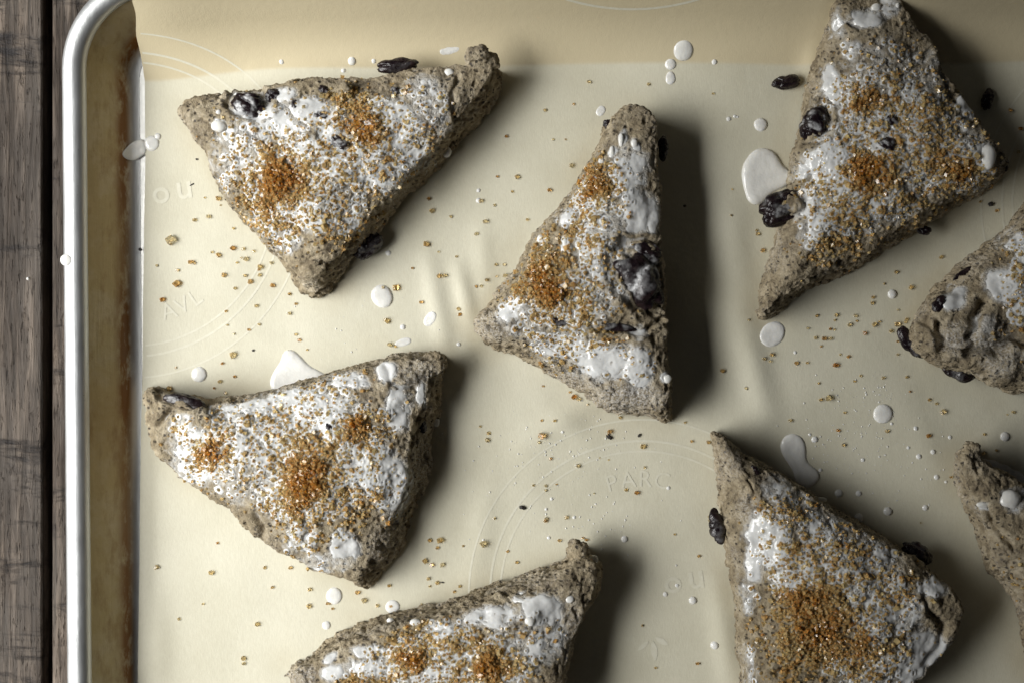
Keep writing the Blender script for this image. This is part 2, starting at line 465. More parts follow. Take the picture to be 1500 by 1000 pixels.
def ico(sub):
    bm = bmesh.new(); bmesh.ops.create_icosphere(bm, subdivisions=sub, radius=1)
    V = np.array([v.co for v in bm.verts]); F = [tuple(v.index for v in f.verts) for f in bm.faces]; bm.free(); return V, F
ICO4 = ico(5); ICO2 = ico(3)

def raisin_mesh(a, b, c, seed, film=0.0, rot=0.0, tilt=0.0):
    V = ICO4[0].copy(); n = V.copy(); q = V * np.array([a, b, c]) / max(a, b, c)
    off = np.array([seed * 3.1, seed * 1.7, seed * 0.9])
    q2 = q * np.array([0.55, 1.2, 1.2])
    d = 0.20 * perlin(q * 1.1 + off, 31) - 0.20 * (1 - np.abs(perlin(q2 * 1.5 + off, 32)) * 2.0).clip(0, 1) ** 1.5 - 0.07 * (1 - np.abs(perlin(q2 * 3.6 + off, 33)) * 2.2).clip(0, 1) ** 2
    V = V * (1 + d)[:, None] * np.array([a, b, c])
    yy = n[:, 1] + 0.35 * perlin(q * 1.6 + off, 35)
    me_film = np.clip(np.maximum(sstep(0.28, 0.6, n[:, 2] * 0.35 + 0.9 * perlin(q * 2.0 + off, 34)) * (0.25 if 0.7 < film < 0.8 else 1), np.exp(-((yy + 0.05) / 0.15) ** 2) * sstep(0.0, 0.4, n[:, 2]) * 1.3 * (0.7 < film < 0.8)) * film, 0, 1)
    R = np.array(Matrix.Rotation(rot, 3, 'Z') @ Matrix.Rotation(tilt, 3, 'X'))
    me = make_mesh('raisin', V @ R.T, ICO4[1], M['raisin']); fattr(me, 'film', me_film)
    return me

def blob_mesh(circles, T, wd, zfun, step=0.00032, name='cream_drop', mat=None, wob=0.0, seed=0):
    """a drop or puddle: rounded union of circles (x, y, r in metres), domed to thickness T over edge width wd"""
    c = np.array(circles, float)
    x0, y0 = (c[:, 0] - c[:, 2]).min() - 0.002, (c[:, 1] - c[:, 2]).min() - 0.002
    x1, y1 = (c[:, 0] + c[:, 2]).max() + 0.002, (c[:, 1] + c[:, 2]).max() + 0.002
    step = max(min(step, c[:, 2].min() / 4), 0.00012)
    gx_, gy_ = np.meshgrid(np.arange(x0, x1, step), np.arange(y0, y1, step))
    X, Y = gx_.ravel(), gy_.ravel()
    k = 0.0012
    def sdf(X, Y):
        D = np.stack([np.hypot(X - a, Y - b) - r for a, b, r in c])
        s = -k * np.log(np.maximum(np.exp(-np.clip(D, -0.02, 0.02) / k).sum(0), 1e-30)) if len(c) > 1 else D[0]
        if wob: s = s + wob * perlin(np.stack([X * 260, Y * 260, np.full_like(X, seed * 1.7)], 1), 41)
        return s
    s = sdf(X, Y); e = step * 0.2
    gX = (sdf(X + e, Y) - s) / e; gY = (sdf(X, Y + e) - s) / e
    nn = np.maximum(np.hypot(gX, gY), 0.3)
    edge = (s > 0) & (s < step * 1.6)
    X = np.where(edge, X - s * gX / nn, X); Y = np.where(edge, Y - s * gY / nn, Y)
    d = np.where(edge, 0, -s)
    t = np.clip(d / wd, 0, 1); hgt = T * np.sqrt(np.clip(1 - (1 - t) ** 2, 0, 1))
    ok = s < step * 1.6
    ny, nx = gx_.shape; id_ = np.arange(nx * ny).reshape(ny, nx)
    F = np.stack([id_[:-1, :-1], id_[:-1, 1:], id_[1:, 1:], id_[1:, :-1]], -1).reshape(-1, 4)
    F = F[ok[F].all(1)]
    used = np.unique(F); mp = np.full(nx * ny, -1); mp[used] = np.arange(len(used))
    X, Y, hgt = X[used], Y[used], hgt[used]
    cx, cy = c[:, 0].mean(), c[:, 1].mean()
    Z = zfun(X, Y) + hgt - 0.00003
    z0 = float(zfun(np.array([cx]), np.array([cy]))[0])
    me = make_mesh(name, np.stack([X - cx, Y - cy, Z - z0], 1), mp[F], mat or M['cream'])
    return me, (cx, cy, z0)

CUBE = np.array([(x, y, z) for x in (-.5, .5) for y in (-.5, .5) for z in (-.5, .5)])
CUBEF = np.array([(0, 1, 3, 2), (4, 6, 7, 5), (0, 4, 5, 1), (2, 3, 7, 6), (0, 2, 6, 4), (1, 5, 7, 3)])
def rand_rot(n, r):
    q = r.normal(size=(n, 4)); q /= np.linalg.norm(q, axis=1)[:, None]
    w_, x, y, z = q.T
    return np.stack([np.stack([1 - 2 * (y * y + z * z), 2 * (x * y - z * w_), 2 * (x * z + y * w_)], -1),
                     np.stack([2 * (x * y + z * w_), 1 - 2 * (x * x + z * z), 2 * (y * z - x * w_)], -1),
                     np.stack([2 * (x * z - y * w_), 2 * (y * z + x * w_), 1 - 2 * (x * x + y * y)], -1)], 1)
def grains_mesh(P, size, colr, r):
    n = len(P); C = CUBE[None] + r.normal(size=(n, 8, 3)) * 0.10
    sc_ = size[:, None] * r.uniform(0.75, 1.25, size=(n, 3))
    C = C * sc_[:, None, :]
    W = np.einsum('nij,nkj->nki', rand_rot(n, r), C) + P[:, None, :]
    F = (CUBEF[None] + (np.arange(n) * 8)[:, None, None]).reshape(-1, 4)
    me = make_mesh('sugar_topping', W.reshape(-1, 3), F, M['sugar'], False)
    cattr(me, 'grain_col', np.repeat(colr, 8, axis=0)); return me

VOX = 0.00038
def ell(x, y, e):
    cx, cy, rx, ry = e[:4]; a = math.radians(e[5]) if len(e) > 5 else 0
    dx, dy = x - cx, y - cy
    if a: dx, dy = dx * math.cos(a) + dy * math.sin(a), -dx * math.sin(a) + dy * math.cos(a)
    return np.sqrt((dx / rx) ** 2 + (dy / ry) ** 2)

def scone(d, si):
    ox, oy, k = d['crop']; zr, zc = d.get('zr', 0.0155), d.get('zc', 0.0205)
    N_ = None
    T = []; B = []
    for t, b in d['out']:
        T.append(unproj(ox + t[0] / k, oy + t[1] / k, zr)[:2])
        B.append(unproj(ox + b[0] / k, oy + b[1] / k, 0)[:2] if b else None)
    T = np.array(T); cen = T.mean(0)
    B = np.array([(t + (t - cen) / np.linalg.norm(t - cen) * 0.0010) if b is None else b for t, b in zip(T, B)])
    Tc, Bc = crom(T), crom(B); n = len(Tc)
    GREASE.append(Bc.copy())
    cen = Tc.mean(0)
    outw = (Tc - cen) / np.linalg.norm(Tc - cen, axis=1)[:, None]
    rings = [(Bc - outw * 0.0006, 0.0002), (Bc, 0.0016), (Bc + (Tc - Bc) * 0.30 + outw * 0.0003, zr * 0.36), (Bc + (Tc - Bc) * 0.68 + outw * 0.0004, zr * 0.75), (Tc, zr)]
    for f in (0.94, 0.86, 0.74, 0.60, 0.45, 0.3, 0.15, 0.05):
        rings.append((cen + (Tc - cen) * f, zr + (zc - zr) * (1 - f ** 2.6)))
    V = [np.column_stack([r, np.full(n, z)]) for r, z in rings]; F = []
    for j in range(len(rings) - 1):
        for i in range(n): F.append((j * n + i, j * n + (i + 1) % n, (j + 1) * n + (i + 1) % n, (j + 1) * n + i))
    F.append(tuple(range(n))[::-1]); F.append(tuple(range((len(rings) - 1) * n, len(rings) * n)))
    V = np.concatenate(V)
    # extra lumps of dough
    for bx, by, bz, r_, rz in d.get('lumps', []):
        c = unproj(ox + bx / k, oy + by / k, bz); v = ICO2[0] * np.array([r_, r_, rz]) + np.array(c); b0 = len(V)
        V = np.concatenate([V, v]); F += [tuple(b0 + i for i in f) for f in ICO2[1]]
    V, F = remesh(V, F, VOX)
    F = F[~(V[F, 2] < 0.0006).all(1)]                      # the underside lies on the paper
    used = np.unique(F); mp_ = np.full(len(V), -1); mp_[used] = np.arange(len(used)); V, F = V[used], mp_[F]
    E = edges_of(F); V = smooth(V, E, 12)
    Nn = vnormals(V, F)
    P = V + np.array([si * 1.37, si * 0.61, si * 0.23])
    top = sstep(0.35, 0.8, Nn[:, 2])
    dsp = 0.0013 * perlin(P * 55, 1) + 0.0008 * perlin(P * 130, 2)
    rid = (1 - np.abs(perlin(P * 210, 3)) * 2.0).clip(0, 1)
    dsp -= 0.0006 * rid ** 3 * (1.25 - 0.75 * top)
    dsp += 0.00034 * perlin(P * 420, 4) * (1.35 - 0.55 * top) + 0.00030 * perlin(P * 820, 5) * (1.5 - 0.7 * top)
    dsp -= 0.00050 * sstep(0.25, 0.55, perlin(P * 560, 51)) * (1.2 - 0.7 * top)
    pit = sstep(0.34, 0.52, perlin(P * 300, 6) + 0.25 * perlin(P * 90, 7))
    dsp -= 0.0013 * pit * (1.1 - 0.6 * top)
    px, py = to_px(V); cx, cy = (px - ox) * k, (py - oy) * k
    wx = cx + k * 5 * perlin(P * 220, 8); wy = cy + k * 5 * perlin(P * 220, 9)
    up = sstep(0.1, 0.5, Nn[:, 2])
    for pts, wd, dep in d.get('cracks', []):
        dd = seg_dist(wx, wy, pts); dsp -= dep * np.exp(-(dd / (wd * k)) ** 2) * up
        dsp += 0.18 * dep * np.exp(-((dd - 2.6 * wd * k) / (1.6 * wd * k)) ** 2) * up
    for rc in d.get('raisins', []):
        e = (rc[0], rc[1], rc[2] * 1.0, rc[3] * 1.0, 0, rc[4]); q = ell(wx, wy, e)
        if rc[5] > 0.009 and rc[2] / k > 18:
            dsp -= 0.0011 * np.exp(-((q - 1.02) / 0.16) ** 2) * up; dsp += 0.0007 * np.exp(-((q - 1.42) / 0.2) ** 2) * up
    V = V + Nn * dsp[:, None]
    V[:, 2] = np.maximum(V[:, 2], 0.0002)
    Nn = vnormals(V, F)
    low = smooth(np.column_stack([V, dsp]), E, 18, 0.6)
    Vs = low[:, :3]; Ns = vnormals(Vs, F)
    # ---- cream field
    px, py = to_px(V); cx, cy = (px - ox) * k, (py - oy) * k
    wx = cx + k * 7 * perlin(P * 120, 10) + k * 4 * perlin(P * 330, 12); wy = cy + k * 7 * perlin(P * 120, 11) + k * 4 * perlin(P * 330, 13)
    base = np.zeros(len(V))
    for e in d.get('cream', []):
        base = np.maximum(base, e[4] * (1 - sstep(0.55, 1.25, ell(wx, wy, e))))
    upf = sstep(0.30, 0.72, Ns[:, 2])
    hollow = np.clip((low[:, 3] - dsp) / 0.0004, -1, 1)
    cr = base * (0.35 + 0.65 * upf) + (0.24 * perlin(P * 150, 14) + 0.20 * perlin(P * 380, 15) + 0.16 * hollow) * sstep(0.02, 0.3, base)
    film = sstep(0.06, 0.86, cr + 0.22 * hollow) * sstep(0.02, 0.25, base)
    V = V + (Vs - V) * (0.70 * film)[:, None]
    fl = np.zeros(len(V))
    for e in d.get('flour', []):
        fl = np.maximum(fl, e[4] * (1 - sstep(0.5, 1.2, ell(wx, wy, e))))
    fl = np.maximum(fl, 0.30 * sstep(0.2, 0.6, perlin(P * 90, 16) + 0.2) * (0.4 + 0.6 * (1 - top)))
    # ---- sugar
    r = np.random.RandomState(50 + si)
    sx_ = cx + k * (17 * perlin(P * 75, 61) + 15 * perlin(P * 190, 62)); sy_ = cy + k * (17 * perlin(P * 75, 63) + 15 * perlin(P * 190, 64))
    den = np.zeros(len(V)); pile = np.zeros(len(V))
    for e in d.get('sugar', []):
        q = ell(sx_, sy_, e); g = (e[4] ** 0.8 * 1.6 * np.exp(-1.25 * q ** 1.6) if e[4] >= 2 else e[4] * np.exp(-1.5 * q ** 2)); den += g
        if e[4] >= 2: pile = np.maximum(pile, sstep(0.15, 0.95, g / (e[4] ** 0.8 * 1.6)) * min(1, e[4] / 4.0))
    den *= sstep(0.25, 0.6, Ns[:, 2]) * np.clip(0.75 + 0.8 * perlin(P * 260, 17), 0.15, 2)
    cnt = int(d.get('ngr', 1500) * 2.3)
    sel = r.choice(len(V), size=cnt, p=den / den.sum()) if den.sum() > 0 and cnt else np.zeros(0, int)
    pl = pile[sel]
    size = np.exp(r.normal(math.log(0.00058), 0.30, len(sel))).clip(0.0004, 0.0013)
    dz = 0.00004 + size * 0.20 + pl * r.uniform(0, 1, len(sel)) ** 1.5 * 0.0016
    GP = Vs[sel] + Ns[sel] * dz[:, None] + r.normal(size=(len(sel), 3)) * 0.00022
    mixc = np.clip(r.beta(1.3, 2.6, len(sel)) * 0.75 + 0.5 * pl, 0, 1)[:, None]
    colr = np.array([(0.97, 0.78, 0.40)]) * (1 - mixc) + np.array([(0.74, 0.335, 0.045)]) * mixc
    colr = colr * r.uniform(0.8, 1.15, (len(sel), 1))
    ring = np.zeros(len(V)); core = np.zeros(len(V))
    if len(sel):
        kd = kdtree.KDTree(len(GP))
        for i, p in enumerate(GP): kd.insert(p, i)
        kd.balance()
        for i in np.nonzero((den > den.max() * 0.004) & (Ns[:, 2] > 0.2))[0]:
            dd = kd.find(V[i])[2]
            if dd < 0.002:
                ring[i] = math.exp(-((dd - 0.00062) / 0.00022) ** 2); core[i] = math.exp(-(dd / 0.00040) ** 2)
    film = np.clip(np.maximum(film, ring * 0.95 * sstep(0.05, 0.4, base + 0.2 * (cr > 0.2))) - core * 0.6, 0, 1)
    # ---- objects
    root = bpy.data.objects.new('scone', None); col.objects.link(root)
    z0 = 0.0; c0 = np.array([cen[0], cen[1], z0]); root.location = c0
    tag(root, d['label'], 'scone', 'unbaked glazed scones set out on the parchment')
    me = make_mesh('dough', V - c0, F, M['dough']); fattr(me, 'film', film); fattr(me, 'flour', np.clip(fl, 0, 1))
    dough = add_obj('dough', me, root)
    # glaze: a real skin of cream that pools over the dough
    thr = 0.62
    th = np.clip(cr - thr, 0, 0.6)
    thick = 0.00080 * np.sqrt(th / 0.6)
    gpos = Vs + (V - Vs) * 0.25 + Ns * (thick + 0.00034 * ring - 0.0002 * core - 0.00042)[:, None]
    keep = (cr > thr - 0.10)
    if d.get('glaze', True):
        GF = F[keep[F].all(1)]
        if len(GF):
            used = np.unique(GF); mp = np.full(len(V), -1); mp[used] = np.arange(len(used))
            me = make_mesh('glaze', gpos[used] - c0, mp[GF], M['glaze']); add_obj('glaze', me, root)
    if len(sel):
        me = grains_mesh(GP - c0, size, colr, r)
        tag(add_obj('sugar_topping', me, root), kind='stuff')
    if len(sel):
        ok = (base[sel] > 0.28) & (pl < 0.5 * r.rand(len(sel))) & (cr[sel] > 0.2) & (r.rand(len(sel)) < 0.62)
        gp, gn, gs = Vs[sel][ok], Ns[sel][ok], size[ok]
        wet = np.clip(cr[sel][ok], 0.2, 1.0)
        # follow the grain sideways, the dough upward
        gp = gp + (GP[ok] - gp) - gn * np.einsum('ij,ij->i', GP[ok] - gp, gn)[:, None]
        a_ = np.cross(gn, np.array([0.3, 0.9, 0.1])); a_ /= np.linalg.norm(a_, axis=1)[:, None]; b_ = np.cross(gn, a_)
        K = 8; VV = []
        for fr, hh in ((0.60, 0.00000), (0.88, 0.00022), (1.45, -0.00016)):
            for q in range(K):
                an = 2 * math.pi * q / K
                jit = 1 + r.normal(size=len(gs)) * 0.10
                VV.append(gp + (a_ * math.cos(an) + b_ * math.sin(an)) * (gs * fr * jit)[:, None] + gn * (hh * (0.6 + 0.7 * wet) + 0.00016)[:, None])
        VV = np.stack(VV, 1).reshape(-1, 3)
        ff = []
        for j in range(2):
            for q in range(K): ff.append((j * K + q, j * K + (q + 1) % K, (j + 1) * K + (q + 1) % K, (j + 1) * K + q))
        FF = (np.array(ff)[None, :, ::-1] + (np.arange(len(gs)) * 3 * K)[:, None, None]).reshape(-1, 4)
        if len(gs): tag(add_obj('cream_ring', make_mesh('cream_ring', VV - c0, FF, M['glaze']), root), kind='stuff')
    # raisins and beads sit on the dough: find it along the line of sight
    bv = BVHTree.FromPolygons([tuple(v) for v in V], F.tolist())
    def hit(qx, qy):
        a = Vector((0, 0, H)); b = Vector(unproj(ox + qx / k, oy + qy / k, 0)); dr = (b - a).normalized()
        h = bv.ray_cast(a, dr)
        return h[0], h[1]
    for j, rc in enumerate(d.get('raisins', [])):
        qx, qy, rx, ry, ang, z, flm = rc[:7]; mm = S / k
        a, b = rx * mm * 0.96, ry * mm * 0.96; c = min(a, b) * 0.85
        loc = Vector(unproj(ox + qx / k, oy + qy / k, z))
        h, nr = hit(qx, qy)
        if len(rc) > 7 and rc[7] == 'in' and h is not None: loc = h - nr * c * (0.15 if 0.7 < flm < 0.8 else 0.38)
        me = raisin_mesh(a, b, c, si * 5 + j, flm, math.radians(-ang))
        add_obj('raisin', me, root, loc - Vector(c0))
    for qx, qy, rx, ry in d.get('beads', []):
        h, nr = hit(qx, qy)
        if h is None: continue
        mm = S / k; v = ICO2[0].copy(); rr_ = (rx + ry) / 2 * mm
        v = v * (1 + 0.12 * perlin(v * 1.2 + qx, 19))[:, None] * np.array([rx * mm, ry * mm, rr_ * 0.55])
        me = make_mesh('cream_bead', v, ICO2[1], M['cream']); add_obj('cream_bead', me, root, h - Vector(c0) + nr * rr_ * 0.08)
    return root

N = None
SC = []
SC.append(dict(crop=(230, 50, 2.5), label='triangular scone by the turned-up paper flap with raisins along its upper edge', ngr=1750,
    out=[((95, 275), N), ((125, 240), N), ((180, 226), N), ((270, 210), N), ((440, 185), N), ((600, 162), N), ((760, 150), N), ((900, 130), N), ((1050, 112), N), ((1140, 112), N), ((1200, 118), (1250, 128)), ((1222, 150), (1274, 180)), ((1155, 250), (1212, 290)), ((1085, 340), (1112, 410)), ((1000, 440), (1012, 515)), ((900, 540), (900, 630)), ((800, 640), (822, 720)), ((725, 730), (725, 835)), ((660, 810), (655, 925)), ((585, 865), (590, 972)), ((515, 825), (535, 950)), ((430, 740), (468, 862)), ((330, 640), (372, 735)), ((255, 560), (280, 632)), ((190, 480), N), ((180, 430), N), ((125, 360), N)],
    lumps=[(1168, 100, 0.0135, 0.0036, 0.0036), (1160, 78, 0.0155, 0.0030, 0.0030), (1185, 74, 0.0160, 0.0030, 0.0028), (1215, 110, 0.012, 0.004, 0.004), (140, 290, 0.012, 0.005, 0.005), (690, 200, 0.0195, 0.003, 0.002)],
    cream=[(560, 280, 70, 50, 1.25), (470, 225, 55, 40, 1.1), (640, 330, 80, 60, .85), (850, 340, 120, 110, .95), (800, 480, 150, 110, .9), (330, 255, 70, 50, .9), (980, 220, 90, 90, .72), (230, 338, 30, 24, 1.2), (185, 485, 32, 36, 1.2), (700, 690, 60, 60, .85), (470, 765, 60, 50, .75), (920, 420, 110, 110, .85), (1080, 430, 20, 18, 1), (420, 330, 120, 90, .85), (620, 440, 140, 100, .9), (300, 430, 110, 110, .6), (600, 620, 180, 110, .62), (460, 560, 150, 130, .6), (1040, 300, 50, 90, .55), (230, 530, 40, 60, .7), (380, 700, 60, 60, .55), (280, 380, 50, 50, .8)],
    sugar=[(430, 545, 100, 110, 6.0, 20), (750, 325, 70, 75, 3.2), (400, 390, 130, 90, .9), (560, 480, 160, 120, 1.2), (650, 430, 150, 120, .9), (800, 470, 130, 120, .8), (950, 300, 110, 120, .55), (570, 670, 200, 90, 1.5), (900, 420, 90, 90, .45), (690, 260, 60, 40, 1)],
    raisins=[(335, 250, 72, 52, 15, 0.015, .65, 'in'), (425, 225, 34, 30, 0, 0.016, .35, 'in'), (885, 118, 82, 34, -8, 0.0085, .05), (612, 205, 30, 22, 0, .018, .1, 'in'), (872, 208, 20, 22, 0, .019, .3, 'in'), (655, 395, 62, 32, 20, 0.019, .7, 'in'), (768, 768, 70, 48, -48, 0.0045, .1), (505, 262, 16, 28, 0, .018, .0, 'in'), (600, 300, 40, 25, 10, .019, .6, 'in')],
    cracks=[([(560, 620), (620, 590), (720, 560)], 3, .0012), ([(1100, 150), (1080, 260), (1110, 380)], 3, .0010), ([(150, 300), (200, 330), (230, 400)], 3, .0008), ([(540, 850), (590, 800), (690, 790)], 2.5, .0006)],
    beads=[(228, 338, 27, 21), (1060, 432, 18, 20), (1070, 142, 18, 14), (225, 287, 9, 9)]))
SC.append(dict(crop=(670, 130, 1.96), label='narrow upright scone in the middle with a split cream-streaked raisin on its right side', zr=0.0170, zc=0.0215, ngr=1350,
    out=[((500, 48), N), ((545, 54), N), ((575, 90), N), ((580, 150), N), ((582, 250), N), ((578, 400), N), ((593, 520), N), ((603, 640), N), ((608, 750), N), ((612, 850), N), ((603, 920), (612, 940)), ((575, 930), (590, 960)), ((520, 912), (530, 938)), ((440, 898), (450, 940)), ((370, 850), (375, 895)), ((280, 790), (275, 830)), ((200, 745), (190, 775)), ((112, 712), (95, 745)), ((76, 690), (40, 695)), ((90, 658), (38, 668)), ((130, 610), (85, 625)), ((190, 545), (145, 545)), ((228, 480), (180, 490)), ((280, 400), (225, 410)), ((335, 320), (285, 340)), ((372, 250), (340, 270)), ((407, 190), (375, 215)), ((432, 130), (408, 140)), ((455, 85), (430, 100))],
    cream=[(500, 240, 60, 80, .95), (520, 350, 65, 80, .95), (565, 380, 25, 45, 1), (310, 372, 45, 26, .9), (160, 640, 56, 40, .82), (380, 310, 80, 70, .5), (420, 450, 90, 130, .66), (330, 620, 130, 90, .62), (300, 740, 110, 50, .8), (430, 785, 120, 56, .95), (515, 800, 48, 70, 1.25), (470, 150, 14, 28, 1), (445, 182, 12, 18, 1), (508, 160, 16, 22, 1), (240, 432, 14, 16, 1), (310, 445, 12, 18, 1), (490, 200, 40, 60, .7), (440, 560, 80, 80, .45), (200, 690, 60, 40, .55), (520, 700, 30, 20, .8), (600, 830, 16, 20, 1)],
    flour=[(480, 890, 130, 50, .9), (100, 680, 70, 50, .6), (350, 830, 120, 40, .6)],
    sugar=[(400, 275, 50, 48, 4.2), (262, 560, 62, 78, 6), (385, 400, 62, 110, 1.6), (340, 600, 110, 80, 1.9), (300, 660, 80, 50, 1.2), (310, 755, 80, 45, .7), (410, 720, 70, 50, 1.0), (470, 310, 30, 70, .5), (500, 780, 60, 50, .35), (430, 500, 50, 80, .9)],
    raisins=[(522, 545, 62, 106, -38, .018, .75, 'in'), (535, 470, 60, 36, 20, .018, .4, 'in'), (450, 688, 66, 16, 8, .0185, .3, 'in'), (590, 172, 18, 40, 0, .009, 0), (430, 100, 18, 14, 0, .012, 0, 'in'), (290, 668, 34, 14, 15, .019, .2, 'in')],
    cracks=[([(415, 690), (500, 705), (550, 690), (610, 640)], 2.6, .0016), ([(455, 460), (470, 540), (530, 620), (600, 650)], 3, .0014), ([(70, 660), (100, 690), (140, 690)], 3, .0010), ([(545, 590), (560, 640), (610, 690)], 2.5, .0011), ([(200, 740), (300, 770), (420, 850)], 2.5, .0007)],
    beads=[(470, 148, 8, 20), (444, 182, 8, 16), (414, 208, 9, 9), (240, 432, 11, 12), (508, 158, 10, 12), (310, 445, 8, 14), (602, 832, 12, 12)]))
SC.append(dict(crop=(1060, 0, 2.041), label='large sugared scone with two raisins in its left face beside the cream puddle', ngr=1750, zc=0.0215,
    out=[((345, -35), (325, -35)), ((335, 0), (305, 0)), ((322, 80), (290, 80)), ((305, 170), (272, 180)), ((285, 260), (247, 260)), ((255, 350), (218, 370)), ((225, 450), (190, 470)), ((215, 540), (178, 540)), ((190, 640), (150, 640)), ((170, 740), (138, 740)), ((145, 830), (115, 830)), ((120, 905), (92, 935)), ((135, 930), (110, 962)), ((178, 892), (165, 935)), ((260, 835), (240, 882)), ((360, 775), (345, 830)), ((460, 725), (450, 775)), ((560, 655), (560, 710)), ((660, 596), (665, 645)), ((750, 555), (755, 598)), ((812, 520), (830, 545)), ((840, 480), (848, 495)), ((825, 445), N), ((790, 395), N), ((750, 330), N), ((700, 268), N), ((665, 215), N), ((640, 160), N), ((600, 100), N), ((550, 40), N), ((510, -15), N), ((430, -45), N)],
    cream=[(322, 250, 36, 66, 1.1), (335, 70, 36, 60, 1.1), (430, 55, 60, 36, 1.1), (380, 150, 36, 40, .8), (310, 490, 80, 80, 1.2), (215, 515, 50, 30, 1.2), (290, 640, 80, 60, .95), (270, 590, 50, 60, 1), (400, 600, 100, 110, .8), (728, 310, 32, 46, 1.2), (780, 470, 40, 52, 1.2), (740, 545, 70, 36, 1), (560, 500, 120, 90, .66), (560, 320, 130, 120, .62), (480, 400, 220, 300, .58), (620, 220, 70, 80, .45), (700, 430, 80, 80, .55), (470, 430, 60, 40, .95), (500, 20, 40, 30, .8), (260, 700, 40, 50, .7)],
    sugar=[(425, 520, 75, 75, 4.0), (430, 285, 80, 60, 2.4), (600, 320, 70, 45, 1.9), (690, 510, 75, 55, 3.0), (500, 430, 160, 150, 1.1), (300, 730, 50, 60, 1.1), (350, 620, 100, 100, 1.1), (560, 150, 90, 60, .45), (740, 420, 60, 80, .5), (400, 720, 90, 50, .7), (300, 560, 70, 80, .7), (580, 420, 120, 120, .9), (560, 590, 80, 40, .8)],
    raisins=[(268, 372, 46, 56, 30, .0135, .55, 'in'), (172, 622, 74, 56, -30, .0135, .3), (495, 432, 34, 26, 20, .02, .5, 'in'), (832, 482, 18, 34, -20, .009, .0), (500, 360, 30, 18, 0, .02, .4, 'in'), (600, 690, 26, 16, 0, .006, 0)],
    cracks=[([(650, 180), (670, 270), (705, 305)], 3, .0016), ([(230, 310), (300, 320), (320, 350)], 3, .0011), ([(330, 80), (370, 60), (400, 90)], 3, .0011), ([(210, 540), (250, 580), (250, 640)], 3, .0012), ([(600, 620), (590, 560), (640, 500)], 2.5, .0007)],
    lumps=[(215, 610, .0165, .0045, .0035)],
    beads=[(738, 316, 22, 26), (786, 470, 24, 36), (520, 18, 6, 8), (455, 24, 14, 12)]))
SC.append(dict(crop=(1300, 270, 3.03), label='lumpy scone cut off by the right edge, dark raisins under its cracked blunt end', ngr=700,
    out=[((145, 600), (118, 592)), ((128, 660), (92, 650)), ((142, 725), (100, 728)), ((235, 785), (160, 775)), ((330, 800), (260, 822)), ((420, 835), (400, 840)), ((520, 885), (510, 918)), ((620, 900), (620, 925)), ((900, 880), N), ((1050, 830), N), ((1100, 700), N), ((1000, 300), N), ((900, -50), N), ((800, -80), (780, -90)), ((700, 30), (660, 30)), ((630, 125), (590, 110)), ((540, 235), (470, 225)), ((440, 335), (350, 320)), ((340, 420), (270, 385)), ((245, 510), (185, 455))],
    lumps=[(190, 660, .012, .0055, .0055), (300, 690, .014, .007, .0065), (430, 640, .0165, .0075, .006), (500, 780, .0125, .009, .007), (260, 560, .015, .006, .004)],
    cream=[(540, 250, 90, 50, 1.1), (480, 235, 40, 26, 1.2), (300, 500, 60, 66, 1.15), (520, 440, 100, 90, 1.2), (600, 560, 70, 70, .9), (620, 330, 70, 60, 1), (700, 450, 150, 150, .8), (420, 620, 70, 50, .55)],
    flour=[(440, 680, 130, 90, .95), (300, 690, 100, 80, .8), (520, 780, 120, 80, .7)],
    sugar=[(600, 430, 60, 150, .8), (700, 450, 150, 200, 1.2), (600, 600, 60, 60, .5), (800, 400, 120, 150, 3)],
    raisins=[(108, 708, 40, 100, -38, .0066, .15), (322, 828, 90, 46, 12, .0066, .15), (335, 400, 66, 24, -35, .0155, 0, 'in'), (225, 535, 44, 30, -50, .0145, 0, 'in')],
    cracks=[([(230, 620), (245, 740), (380, 745)], 4.5, .0036), ([(360, 680), (385, 600), (430, 520)], 6, .0038), ([(370, 740), (480, 745), (560, 690), (620, 720)], 4.5, .0034), ([(130, 600), (200, 640), (240, 700)], 3, .0012)],
    beads=[(470, 232, 26, 18)]))
